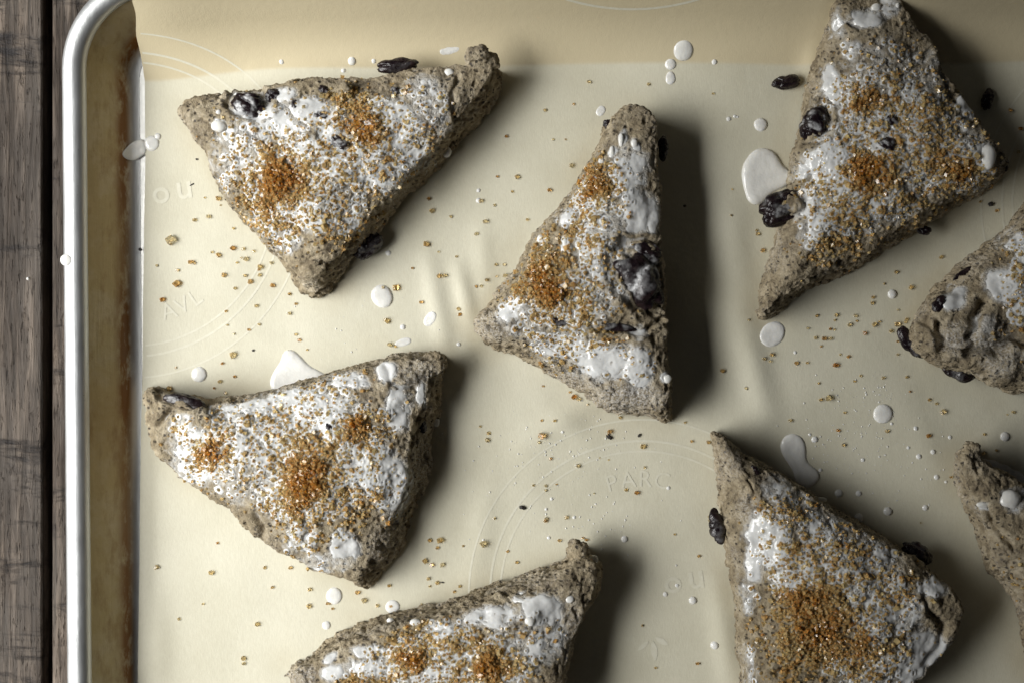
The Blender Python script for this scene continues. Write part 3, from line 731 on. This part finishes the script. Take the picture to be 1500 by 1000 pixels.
SC.append(dict(crop=(190, 490, 2.563), label='broad triangular scone nearest the left rim with three sugar heaps, largest in its centre', ngr=1950, zc=0.0215,
    out=[((72, 218), (66, 205)), ((100, 207), (97, 192)), ((200, 236), (200, 217)), ((290, 257), (290, 240)), ((440, 245), (440, 227)), ((540, 217), (540, 201)), ((640, 182), (640, 166)), ((750, 157), (750, 140)), ((880, 120), (880, 103)), ((1000, 92), (1000, 78)), ((1100, 90), (1120, 72)), ((1138, 108), (1192, 87)), ((1128, 190), (1173, 200)), ((1112, 270), (1172, 280)), ((1072, 340), (1138, 345)), ((1050, 420), (1138, 420)), ((1045, 520), (1138, 505)), ((1028, 610), (1108, 600)), ((972, 710), (1057, 715)), ((920, 800), (1002, 830)), ((880, 870), (946, 905)), ((850, 918), (886, 957)), ((780, 915), N), ((680, 878), N), ((600, 828), N), ((520, 778), N), ((440, 725), N), ((370, 652), N), ((300, 618), N), ((220, 567), N), ((160, 500), N), ((95, 440), N), ((68, 350), N), ((58, 270), N)],
    lumps=[(1150, 105, .011, .0045, .004), (90, 235, .012, .004, .005)],
    cream=[(470, 270, 70, 55, 1.2), (620, 235, 150, 50, 1.2), (800, 165, 110, 42, 1.15), (970, 140, 44, 50, 1.2), (1010, 280, 56, 100, .95), (1090, 220, 24, 50, 1), (700, 300, 200, 100, .9), (985, 570, 80, 120, 1.3), (900, 480, 120, 130, .95), (800, 790, 66, 66, 1.1), (640, 770, 70, 60, .85), (700, 850, 70, 40, .7), (220, 400, 80, 80, .82), (240, 500, 110, 80, .82), (500, 400, 220, 130, .78), (370, 290, 80, 50, .75), (190, 340, 70, 60, .7), (660, 600, 220, 120, .62), (720, 885, 50, 24, .85), (800, 860, 60, 40, .6), (430, 560, 140, 90, .6)],
    flour=[(1080, 150, 90, 70, .6), (1100, 500, 50, 150, .5), (960, 800, 90, 90, .4)],
    sugar=[(295, 415, 62, 75, 4.6), (670, 530, 78, 150, 6.2), (860, 370, 66, 60, 3.2), (690, 390, 80, 50, 1.6), (590, 610, 100, 60, 1.8), (550, 380, 170, 100, .95), (850, 470, 130, 140, .9), (450, 500, 160, 90, .6), (750, 200, 160, 70, .35), (940, 610, 70, 90, .5), (800, 620, 80, 90, .9)],
    raisins=[(205, 238, 92, 30, 10, .0125, .12, 'in'), (1100, 345, 22, 30, 0, .012, 0, 'in'), (750, 345, 16, 18, 0, .02, 0, 'in')],
    cracks=[([(960, 110), (985, 190), (1080, 200)], 3, .0015), ([(470, 680), (500, 740)], 5, .002), ([(660, 690), (680, 720), (660, 760)], 4, .0018), ([(110, 330), (150, 280), (260, 260)], 3.5, .0016), ([(720, 360), (730, 390)], 4, .0015), ([(760, 800), (830, 790)], 3, .001)],
    beads=[(1145, 325, 18, 20)]))
SC.append(dict(crop=(400, 760, 3.0), label='sugared scone cut off by the bottom edge with a bare pointed upper tip', zr=0.0175, zc=0.023, ngr=1700,
    out=[((95, 705), (50, 690)), ((135, 662), (80, 640)), ((225, 612), (180, 570)), ((315, 562), (270, 512)), ((455, 500), (430, 440)), ((555, 470), (530, 410)), ((660, 440), (650, 370)), ((770, 405), (760, 340)), ((890, 375), (880, 310)), ((990, 345), (980, 280)), ((1090, 312), (1080, 250)), ((1180, 265), (1160, 212)), ((1260, 230), (1240, 180)), ((1325, 185), (1305, 138)), ((1360, 172), (1348, 98)), ((1392, 182), (1385, 140)), ((1424, 200), (1436, 190)), ((1424, 255), (1430, 270)), ((1400, 340), (1402, 360)), ((1365, 440), N), ((1325, 550), N), ((1300, 640), N), ((1280, 720), N), ((1210, 950), N), ((1130, 1080), N), ((1050, 1110), N), ((800, 1000), N), ((500, 880), N), ((250, 800), N), ((110, 760), N)],
    lumps=[(1345, 140, .010, .004, .004)],
    cream=[(1180, 400, 100, 80, 1.3), (1095, 345, 56, 40, 1.15), (950, 430, 140, 60, 1.0), (780, 520, 120, 80, 1.0), (410, 580, 90, 30, 1.05), (250, 610, 36, 46, 1.1), (270, 680, 60, 36, 1.05), (420, 650, 120, 50, .8), (700, 620, 220, 110, .82), (1190, 520, 110, 130, .85), (1050, 600, 160, 130, .62), (700, 800, 300, 120, .8), (900, 700, 150, 60, 1.05)],
    flour=[(1300, 450, 70, 150, .5), (120, 690, 80, 50, .6)],
    sugar=[(600, 600, 66, 50, 5), (955, 640, 75, 75, 5), (390, 715, 70, 40, 4), (780, 560, 150, 80, 1.3), (850, 700, 130, 60, 1.4), (1070, 630, 40, 50, 1.3), (880, 520, 110, 70, .5), (850, 800, 250, 90, 1.2), (1130, 690, 60, 50, .8), (1150, 500, 100, 100, .2)],
    cracks=[([(1110, 260), (1180, 220), (1280, 190)], 3.5, .0015), ([(900, 330), (1000, 300), (1090, 270)], 2.5, .001), ([(1230, 330), (1270, 480), (1290, 620)], 2, .0006), ([(350, 520), (500, 450)], 2.5, .0008)],
    beads=[(1408, 178, 20, 20), (1302, 350, 20, 16), (516, 447, 16, 14), (625, 455, 24, 16), (1128, 448, 22, 20)]))
SC.append(dict(crop=(1020, 600, 2.5), label='shaded scone with a black raisin on its left side and thick cream near its tip', ngr=1900, zc=0.022,
    out=[((62, 97), (45, 85)), ((90, 94), (75, 72)), ((125, 127), (120, 112)), ((200, 182), N), ((290, 237), N), ((380, 294), N), ((470, 347), N), ((560, 397), N), ((650, 454), N), ((730, 505), N), ((860, 594), N), ((935, 660), N), ((972, 720), N), ((965, 785), N), ((940, 850), N), ((890, 920), N), ((840, 975), N), ((750, 1060), N), ((600, 1150), N), ((400, 1240), N), ((230, 1260), N), ((185, 1200), (150, 1200)), ((185, 1000), (155, 1000)), ((180, 900), (147, 900)), ((175, 800), (140, 800)), ((165, 700), (130, 700)), ((158, 600), (112, 600)), ((145, 500), (100, 500)), ((135, 400), (85, 400)), ((120, 300), (68, 300)), ((105, 220), (58, 220)), ((80, 150), (50, 150))],
    cream=[(255, 465, 95, 90, 1.3), (210, 560, 50, 90, 1.1), (300, 285, 70, 60, .8), (350, 350, 80, 60, .7), (460, 430, 110, 70, .72), (680, 530, 44, 44, 1.05), (870, 650, 66, 40, 1.15), (845, 870, 100, 70, 1.1), (780, 945, 56, 56, 1.15), (750, 740, 90, 90, .82), (640, 770, 70, 90, .85), (560, 600, 220, 160, .62), (185, 690, 40, 70, .8), (380, 600, 110, 100, .7), (180, 950, 40, 90, .75), (300, 530, 60, 60, 1), (620, 950, 160, 90, .6)],
    flour=[(200, 370, 60, 60, .5), (120, 200, 60, 80, .3)],
    sugar=[(405, 690, 85, 90, 5.5), (455, 800, 130, 75, 3.8), (330, 370, 60, 45, 1.8), (390, 500, 100, 120, 1.1), (540, 560, 150, 120, 1.1), (720, 680, 100, 70, .8), (350, 900, 110, 100, 1.6), (255, 520, 70, 130, .45), (580, 860, 110, 80, 2.2), (650, 780, 80, 80, .6), (600, 960, 160, 60, .9)],
    raisins=[(76, 424, 32, 72, -8, .008, .12), (808, 528, 66, 46, 35, .0075, .05), (540, 690, 20, 14, 0, .02, 0, 'in'), (220, 220, 30, 14, 40, .012, 0, 'in')],
    cracks=[([(835, 665), (855, 740), (915, 790), (905, 860), (835, 935)], 3.6, .0021), ([(200, 340), (215, 300), (190, 260)], 3, .0013), ([(560, 690), (520, 660)], 4, .0012), ([(190, 1000), (205, 900), (180, 860)], 3, .0012), ([(300, 960), (380, 940)], 5, .0015)],
    beads=[(455, 330, 22, 10)]))
SC.append(dict(crop=(1020, 600, 2.5), label='mostly bare scone cut off by the right edge, one big round cream drop on top', ngr=500,
    out=[((968, 168), (940, 158)), ((1000, 152), (985, 130)), ((1030, 178), (1022, 140)), ((1100, 217), N), ((1200, 272), N), ((1400, 392), N), ((1650, 542), N), ((1800, 650), N), ((1820, 720), N), ((1700, 900), N), ((1500, 1050), N), ((1340, 1080), (1300, 1090)), ((1285, 1000), (1240, 1000)), ((1235, 880), (1195, 890)), ((1205, 760), (1160, 760)), ((1155, 660), (1120, 650)), ((1092, 560), (1055, 565)), ((1062, 470), (1025, 465)), ((1032, 380), (995, 385)), ((992, 280), (955, 290)), ((972, 205), (942, 200))],
    lumps=[(1005, 140, .012, .0028, .003)],
    cream=[(1150, 330, 50, 40, .85), (1195, 300, 40, 26, .7), (1045, 345, 24, 12, 1), (1500, 600, 200, 200, .8)],
    sugar=[(1500, 650, 200, 150, 2)],
    raisins=[(1500, 500, 60, 40, 0, .018, .3, 'in')],
    cracks=[([(1055, 355), (1090, 430), (1160, 505)], 3.4, .0016), ([(1000, 160), (1040, 230)], 3, .001)],
    beads=[(1146, 328, 38, 34), (1048, 345, 22, 11)]))
SCONES = [scone(d, i) for i, d in enumerate(SC)]

# grease halo in the paper round each scone
gr = np.zeros(len(PV))
for poly in GREASE:
    q = poly[::3]; dmin = np.full(len(PV), 1.0)
    for i in range(len(q)):
        a, b = q[i], q[(i + 1) % len(q)]; dx = b - a; L = (dx ** 2).sum()
        t = np.clip(((PV[:, :2] - a) @ dx) / L, 0, 1); dmin = np.minimum(dmin, np.linalg.norm(PV[:, :2] - a - t[:, None] * dx, axis=1))
    gr = np.maximum(gr, 0.45 * np.exp(-(dmin / 0.006) ** 2) * sstep(-0.4, 0.5, perlin(PV * 40, 55)))
fattr(pme, 'grease', gr)

# ---------------------------------------------------------------- faint print on the paper
print_xmin = lambda v: np.interp(-v, [-0.12, 0.0, 0.2], [-0.1215, -0.1221, -0.1243])
def ring(cx, cy, R, wd, a0=0, a1=360):
    n = int(abs(a1 - a0) / 1.5); V = []; F = []
    u0, v0_ = (cx - 750) * S, -(cy - 500) * S
    for i in range(n + 1):
        a = math.radians(a0 + (a1 - a0) * i / n)
        for r in (R - wd / 2, R + wd / 2): V.append((u0 + r * S * math.cos(a), v0_ + r * S * math.sin(a)))
    V = np.array(V); P = paper_pt(V[:, 0], V[:, 1], 0.00006)
    ok = (V[:, 0] > print_xmin(V[:, 1])) & (V[:, 1] < v1 - 0.001) & (V[:, 1] > v0)
    for i in range(n):
        q = (2 * i, 2 * i + 1, 2 * i + 3, 2 * i + 2)
        if ok[list(q)].all(): F.append(q)
    if F: add_obj('print_ring', make_mesh('print_ring', P, F, M['print']), paper)
for cx, cy in ((941, 868), (192, 299), (1690, 299)):
    for R, wd in ((254, 2.6), (223, 3.2), (208, 2.8)): ring(cx, cy, R, wd)
ring(918, -262, 272, 3.6)
def letter(ch, px, py, hpx, rot, bold=0.0):
    cu = bpy.data.curves.new('glyph', 'FONT'); cu.body = ch; cu.size = 1; cu.align_x = 'CENTER'; cu.resolution_u = 3; cu.offset = bold
    o = bpy.data.objects.new('glyph', cu); col.objects.link(o)
    dg = bpy.context.evaluated_depsgraph_get(); me0 = bpy.data.meshes.new_from_object(o.evaluated_get(dg))
    bm = bmesh.new(); bm.from_mesh(me0); bmesh.ops.triangulate(bm, faces=bm.faces[:])
    V = np.array([v.co[:2] for v in bm.verts]); F = [tuple(v.index for v in f.verts) for f in bm.faces]; bm.free()
    bpy.data.objects.remove(o); bpy.data.curves.remove(cu); bpy.data.meshes.remove(me0)
    V[:, 1] -= 0.35; V *= hpx * S / 0.7
    a = math.radians(rot); R = np.array([[math.cos(a), -math.sin(a)], [math.sin(a), math.cos(a)]])
    V = V @ R.T + np.array([(px - 750) * S, -(py - 500) * S])
    add_obj('print_letter', make_mesh('print_letter', paper_pt(V[:, 0], V[:, 1], 0.00009), F, M['print'], False), paper)
def arc_text(txt, cx, cy, R, amid, da, hpx, inward=False):
    for i, ch in enumerate(txt):
        a = amid + (i - (len(txt) - 1) / 2) * da; ar = math.radians(a)
        letter(ch, cx + R * math.sin(ar), cy - R * math.cos(ar), hpx, -a + (180 if inward else 0))
arc_text('PARC', 941, 868, 168, -3, 8.5, 24)
arc_text('AVL', 192, 299, 166, 153, -7.5, 24, inward=True)
for cx, cy in ((941, 868), (192, 299)):
    letter('o', cx + 44, cy - 18, 34, 8, 0.012); letter('u', cx + 78, cy - 26, 36, 8, 0.012)
def leaf(cx, cy, L, wd, rot):
    n = 12; V = []; a = math.radians(rot)
    for i in range(2 * n):
        t = i / n if i < n else 2 - i / n
        y = wd * math.sin(math.pi * t) ** 0.8 * (1 if i < n else -1); x = L * (t - 0.5)
        V.append(((cx + x * math.cos(a) - y * math.sin(a) - 750) * S, -(cy + x * math.sin(a) + y * math.cos(a) - 500) * S))
    V = np.array(V); add_obj('print_leaf', make_mesh('print_leaf', paper_pt(V[:, 0], V[:, 1], 0.00009), [tuple(range(2 * n))[::-1]], M['print'], False), paper)
leaf(958, 952, 30, 5, 82); leaf(969, 938, 22, 4, 30); leaf(942, 945, 22, 3, 140)

# ---------------------------------------------------------------- drops, puddles, raisins, grains and crumbs lying about
def pz(X, Y): return paper_z(X, Y)
def drop(cs, label, group=None, T=None, cat='cream drop', name='cream_drop', wd=None, wob=0.00012, zf=None):
    """cs: circles in photo px"""
    C = []
    for x, y, r in cs:
        X, Y, _ = unproj(x, y, 0.0005); C.append((X, Y, r * S))
    rm = max(c[2] for c in C)
    me, loc = blob_mesh(C, T or rm * 0.34, wd or rm * 0.95, zf or pz, name=name, wob=wob * min(1, rm / 0.002), seed=len(bpy.data.objects))
    o = add_obj(name, me, None, loc); tag(o, label, cat, group); return o
G1 = 'larger cream drops on the parchment'
drop([(1000, 76, 14.5)], 'large round cream drop topping the column of three drops at the paper fold', G1, zf=lambda X, Y: paper_pt(X, Y)[:, 2])
drop([(982, 95, 8)], 'middle cream drop in the column of three drops at the paper fold', G1, zf=lambda X, Y: paper_pt(X, Y)[:, 2])
drop([(982, 118, 6), (982, 109, 2.5)], 'lowest and smallest cream drop in the column of three at the paper fold', G1)
drop([(1114, 183, 10)], 'round cream drop between the loose raisin and the big cream puddle', G1)
drop([(1292, 607, 11), (1295, 604, 10)], 'oval raised cream drop on bare paper between the two scones cut off at right', G1)
drop([(560, 434, 12), (557, 430, 9.5), (563, 440, 8)], 'white cream drop with an amber grain at its edge below the flap scone', G1)
drop([(291, 548, 11.5)], 'round white cream drop just above the broad scone nearest the left rim', G1)
drop([(490, 870, 9), (489, 875, 8)], 'cream drop just below the lowest corner of the broad left scone', G1)
drop([(478, 915, 6.5)], 'small cream drop beside the left slope of the scone cut off at the bottom', G1)
drop([(577, 887, 7), (573, 889, 6)], 'cream drop with sugar stuck to it above the bottom scone edge', G1)
drop([(1131, 489, 13), (1126, 494, 12), (1137, 483, 9)], 'flat cream drop dotted with sugar under the lowest tip of the top right scone', G1, T=0.0007)
drop([(1118, 240, 22), (1112, 255, 25), (1110, 275, 18), (1106, 290, 9), (1130, 258, 18), (1142, 262, 10), (1152, 260, 7)], 'big smooth cream puddle spilling from the left side of the top right scone', None, T=0.0013, wd=0.0026, cat='cream puddle', name='cream_puddle')
drop([(1161, 652, 17), (1164, 665, 12), (1170, 680, 9), (1178, 692, 11), (1190, 697, 9), (1178, 703, 10)], 'keyhole-shaped cream puddle behind the slope of the dark lower right scone', None, T=0.0009, wd=0.0022, cat='cream puddle', name='cream_puddle')
drop([(424, 522, 9), (430, 535, 14), (420, 550, 18), (440, 552, 18), (458, 556, 14), (408, 562, 12), (470, 558, 8)], 'white cream splash running out over the top edge of the broad left scone', None, T=0.0009, wd=0.002, cat='cream puddle', name='cream_puddle')
drop([(1440, 678, 6), (1455, 683, 8), (1472, 690, 9), (1490, 699, 9), (1510, 708, 9)], 'thin cream streak lying behind the mostly bare scone at the right edge', None, T=0.0006, wd=0.0015, cat='cream puddle', name='cream_puddle')
drop([(658, 75, 5), (668, 72, 5.5), (648, 78, 3.5), (676, 69, 3)], 'long slanted cream smear on the flap above the raisin scone', 'cream smears on the parchment', zf=lambda X, Y: paper_pt(X, Y)[:, 2], cat='cream smear')
drop([(626, 473, 3.5), (630, 467, 4), (634, 461, 3)], 'short tilted cream dash left of the middle scone', 'cream smears on the parchment', cat='cream smear')
drop([(582, 504, 2), (590, 501, 2.5), (598, 499, 3)], 'thin curved cream smear above the right corner of the broad left scone', 'cream smears on the parchment', cat='cream smear')
drop([(878, 166, 3.5), (882, 160, 3.5)], 'small slanted cream dash beside the top of the middle scone', 'cream smears on the parchment', cat='cream smear')
drop([(1368, 18, 5), (1376, 17, 3.5), (1382, 16, 4.5)], 'pale twin cream smear on the shaded paper right of the top right scone', 'cream smears on the parchment', cat='cream smear')
G2 = 'small cream drops spattered over the parchment'
small = [(1046, 92, 4), (1067, 175, 3.6), (1076, 171, 2.6), (1193, 643, 5), (590, 479, 4), (516, 91, 6), (503, 104, 3.5), (413, 92, 3.6), (548, 91, 3.5), (1015, 879, 6), (1046, 944, 6), (915, 789, 5.2), (975, 870, 3.8),
         (1366, 661, 4), (1371, 698, 4), (1345, 668, 4), (1229, 722, 6), (1258, 722, 4.5), (1300, 748, 6.5), (1355, 743, 4.5), (1341, 627, 3.5), (1307, 431, 7), (1258, 758, 7), (1473, 639, 7), (701, 294, 4), (672, 504, 3.2), (701, 279, 3),
         (992, 857, 3), (1164, 516, 2.6), (1289, 616, 2.8), (1202, 688, 3), (1264, 673, 3), (1186, 636, 2.4), (1306, 620, 2.4), (231, 200, 5), (800, 745, 2.4), (824, 632, 2.2), (979, 714, 3), (841, 757, 2.6), (808, 730, 2.6), (804, 787, 2.6), (708, 790, 2), (1392, 640, 3), (1330, 655, 2.6), (1385, 705, 2.4), (569, 371, 4), (700, 280, 2.2), (1080, 172, 1.8), (622, 232, 2.4)]
SL = {(516, 91): 'small round cream drop on the flap left of the raisin behind the flap scone',
      (1015, 879): 'lone small cream drop beside the printed letters left of the shaded scone',
      (1046, 944): 'lone small cream drop low beside the left foot of the shaded scone',
      (915, 789): 'small bright cream drop just right of the pointed tip of the bottom scone',
      (1193, 643): 'small round cream drop just right of the keyhole-shaped puddle',
      (1307, 431): 'small cream drop among sugar grains below the lower edge of the top right scone',
      (1258, 758): 'small dim cream drop in the shade halfway along the upper edge of the shaded scone',
      (1473, 639): 'small cream drop just above the mostly bare scone at the right edge',
      (1046, 92): 'tiny cream drop alone to the right of the three-drop column at the fold',
      (1300, 748): 'dim cream drop in the open shade right of the middle of the shaded scone',
      (231, 200): 'tiny cream drop touching the upper side of the drop at the left paper edge',
      (590, 479): 'tiny raised cream drop left of the tilted cream dash'}
for x, y, r in small:
    if y < 100: zf = lambda X, Y: paper_pt(X, Y)[:, 2]
    else: zf = None
    drop([(x, y, r)], SL.get((x, y), 'small white cream drop spattered on the parchment'), G2, zf=zf, T=r * S * 0.5)
drop([(223, 209, 8), (221, 212, 7)], 'cream drop at the left paper edge beside the grey drip', G1)
# drip over the bare pan edge, drops on wall, rim and table
drop([(199, 217, 7), (207, 210, 3.5), (209, 221, 3), (196, 227, 5), (189, 229, 3)], 'grey-white cream drip over the foot of the left pan wall', None, T=0.0008, wd=0.0014, cat='cream drop', zf=lambda X, Y: 0.0002 + 0.0009 * np.log1p(np.exp((-0.1262 - X) / 0.0006)))
drop([(38, 408, 2.4)], 'tiny cream drop on the dark table plank', None, T=0.0006, zf=lambda X, Y: np.full_like(X, ZT))
def ball_drop(px, py, z, r, flat, label):
    v = ICO2[0] * np.array([r, r, r * flat]); me = make_mesh('cream_drop', v, ICO2[1], M['cream'])
    o = add_obj('cream_drop', me, None, unproj(px, py, z)); tag(o, label, 'cream drop'); return o
ball_drop(97, 381, 0.0178, 0.0019, 0.28, 'cream drop resting on the bright left rim of the baking sheet')
ball_drop(140, 227, 0.0098, 0.0009, 0.5, 'tiny cream drop stuck on the stained left pan wall')
# fine spatter nobody could count
r = np.random.RandomState(3)
SP = []
for cx, cy, sx, sy, n in ((1250, 640, 42, 40, 230), (830, 660, 60, 28, 170), (905, 770, 60, 20, 50), (1290, 575, 20, 14, 60), (1300, 700, 60, 40, 70), (540, 480, 60, 30, 30), (800, 740, 60, 30, 60)):
    for _ in range(n): SP.append((cx + r.normal() * sx, cy + r.normal() * sy, 0.5 + r.rand() ** 3 * 1.2))
SP = np.array(SP); X = (SP[:, 0] - 750) * S; Y = -(SP[:, 1] - 500) * S; Z = paper_z(X, Y)
iv, if_ = ico(1)
V = (iv[None] * np.array([1, 1, .6]) * (SP[:, 2] * S)[:, None, None] + np.stack([X, Y, Z], 1)[:, None, :]).reshape(-1, 3)
F = (np.array(if_)[None] + (np.arange(len(SP)) * len(iv))[:, None, None]).reshape(-1, 3)
tag(add_obj('cream_spatter', make_mesh('cream_spatter', V, F, M['cream'])), 'fine white cream spatter speckled across the parchment', 'cream spatter', kind='stuff')

def loose_raisin(px, py, a, b, ang, seed, label):
    c = min(a, b) * 0.8; me = raisin_mesh(a * S, b * S, c * S, seed, 0.0, math.radians(-ang))
    X, Y, _ = unproj(px, py, 0.001); o = add_obj('raisin', me, None, (X, Y, float(paper_z(X, Y)[0]) + c * S * 0.62))
    tag(o, label, 'raisin', 'loose raisins on the parchment')
loose_raisin(1152, 121, 22, 11, -8, 61, 'black flattened raisin lying alone left of the top right scone')
loose_raisin(1446, 146, 9, 17, 12, 62, 'brown raisin standing in the shadow right of the top right scone')
crumbs = [(892, 639, 5, 2.6, 35), (765, 742, 4.5, 3, 20), (1450, 300, 4, 3, 0), (282, 271, 3.5, 1, -30), (289, 234, 1.8, 1.4, 0), (1003, 302, 2.4, 2, 0), (1090, 43, 1.6, 1.6, 0), (648, 852, 3, 1, 10), (371, 513, 2, 1.6, 0), (936, 637, 1.8, 3, 30), (207, 366, 2.5, 2.5, 0)]
CL = {(892, 639): 'slim black crumb on the paper below the lowest tip of the middle scone',
      (765, 742): 'square black crumb between the printed rings above the bottom scone',
      (1450, 300): 'dark crumb at the shaded right foot of the large top right scone',
      (282, 271): 'thin dark sliver of crumb left of the flap scone',
      (207, 366): 'dark speck on the left paper edge beside the pan wall',
      (1003, 302): 'black crumb dot in the shadow right of the middle scone'}
for i, (x, y, a, b, ang) in enumerate(crumbs):
    v = ICO2[0] * np.array([a, b, min(a, b) * .8]) * S; v = v * (1 + 0.35 * perlin(ICO2[0] * 1.7 + i, 66))[:, None]
    R = np.array(Matrix.Rotation(math.radians(-ang), 3, 'Z')); X, Y, _ = unproj(x, y, 0)
    o = add_obj('crumb', make_mesh('crumb', v @ R.T, ICO2[1], M['crumb'], False), None, (X, Y, float(paper_z(X, Y)[0]) + min(a, b) * .5 * S))
    tag(o, CL.get((x, y), 'tiny dark dough crumb lying loose on the parchment'), 'crumb', 'dark crumbs on the parchment')

GR = """300 290 319 291 323 301 285 323 306 318 342 335 251 352 250 357 341 364 356 365 371 368 311 370 320 374 353 378 360 380 230 389 280 384 285 386 260 396 381 391 379 395 347 385 397 385 328 403 359 404 366 413 259 416
344 422 399 418 380 403 238 439 423 431 433 445 423 459 375 448 331 456 333 476 342 489 364 483 379 475 450 512 433 490 438 498 340 520 325 532 257 538 321 558 313 568 343 551 248 569 329 575
229 830 318 795 309 838 297 884 262 906 387 831 398 860 425 831 453 863 452 887 376 914 356 964 356 971 479 883
629 791 644 791 640 802 678 799 707 795 743 807 757 823 632 827 647 827 622 821 798 762 629 858 640 853 673 858 712 859 627 847 533 878 552 886 482 883 487 891 853 787 858 790 523 867 570 857 617 884 665 866
703 624 715 634 713 644 793 615 812 615 793 637 789 647 806 671 846 681 878 670 891 673 941 653 892 632 908 611 1003 618 1013 646 944 684 781 710 799 711 815 709 799 717 870 722 917 717 932 721 799 760 829 757 724 758 988 782 1023 814 941 916 1021 971 960 978 1039 762 819 791 840 581 860 592 834 574 847 584
741 200 728 259 757 260 750 281 704 295 724 301 660 317 632 309 628 292 710 325 697 343 624 358 642 369 604 393 643 405 726 388 697 420 727 405 668 376 424 431
798 162 840 153 828 205 810 205 804 279 772 322 738 388 713 411 739 404 795 565 836 243
1095 469 1129 519 1117 525 1126 529 1091 568 1165 531 1181 531 1182 481 1195 463 1193 495 1202 507 1215 482 1222 469 1224 462 1221 483 1215 496 1206 496 1230 519 1223 534 1242 522 1243 476 1252 463 1277 444 1280 475 1288 471 1266 488 1314 475 1315 454 1328 468 1326 472 1305 485 1315 500 1324 503 1315 519 1293 553 1328 552 1333 573 1251 558 1260 550 1198 561 1201 585 1212 582 1237 604 1227 630 1235 651 1156 615 1299 631 1359 637 1361 585 1372 591 1381 603 1037 647 1058 543
1107 338 1116 367 1109 343 1312 399 1295 416 1278 436 1254 470 1334 421 1378 377 1435 296 1459 309 1072 278 1070 316 1494 189 1479 162 1491 223
1442 636 1476 607 1484 603 1460 659 1442 663 1348 765 1392 698 1038 756
949 124 862 120 1044 138 579 507 571 505 566 470 561 422 617 443 580 422 671 453 673 461 712 410 704 419 652 404 573 887 137 690"""
g = [int(t) for t in GR.split()]; pts = list(zip(g[0::2], g[1::2]))[:298]
big = {(555, 867), (941, 653), (1293, 553), (793, 637), (1277, 444), (571, 505), (381, 391), (251, 352), (1312, 399)}
gm = []
for i in range(6):
    bm = bmesh.new(); bmesh.ops.create_cube(bm, size=1)
    for v in bm.verts: v.co += Vector([random.gauss(0, .09) for _ in range(3)])
    bmesh.ops.bevel(bm, geom=bm.edges[:], offset=0.12, segments=1, affect='EDGES')
    me = bpy.data.meshes.new('sugar_grain'); bm.to_mesh(me); bm.free(); me.materials.append(M['loose']); gm.append(me)
for i, (x, y) in enumerate(pts):
    s = np.exp(random.gauss(math.log(0.00076), 0.28)) * (1.35 if (x, y) in big else 1)
    X, Y, _ = unproj(x, y, 0.0006); o = add_obj('sugar_grain', gm[i % 6], None, (X, Y, float(paper_pt(X, Y)[0, 2]) + s * 0.42))
    o.scale = (s * random.uniform(.85, 1.25), s * random.uniform(.85, 1.15), s * random.uniform(.8, 1.05))
    o.rotation_euler = (random.gauss(0, .25), random.gauss(0, .25), random.uniform(0, 3.14))
    tag(o, 'loose amber raw sugar grain lying on the parchment between the scones', 'sugar grain', 'loose sugar grains on the parchment')
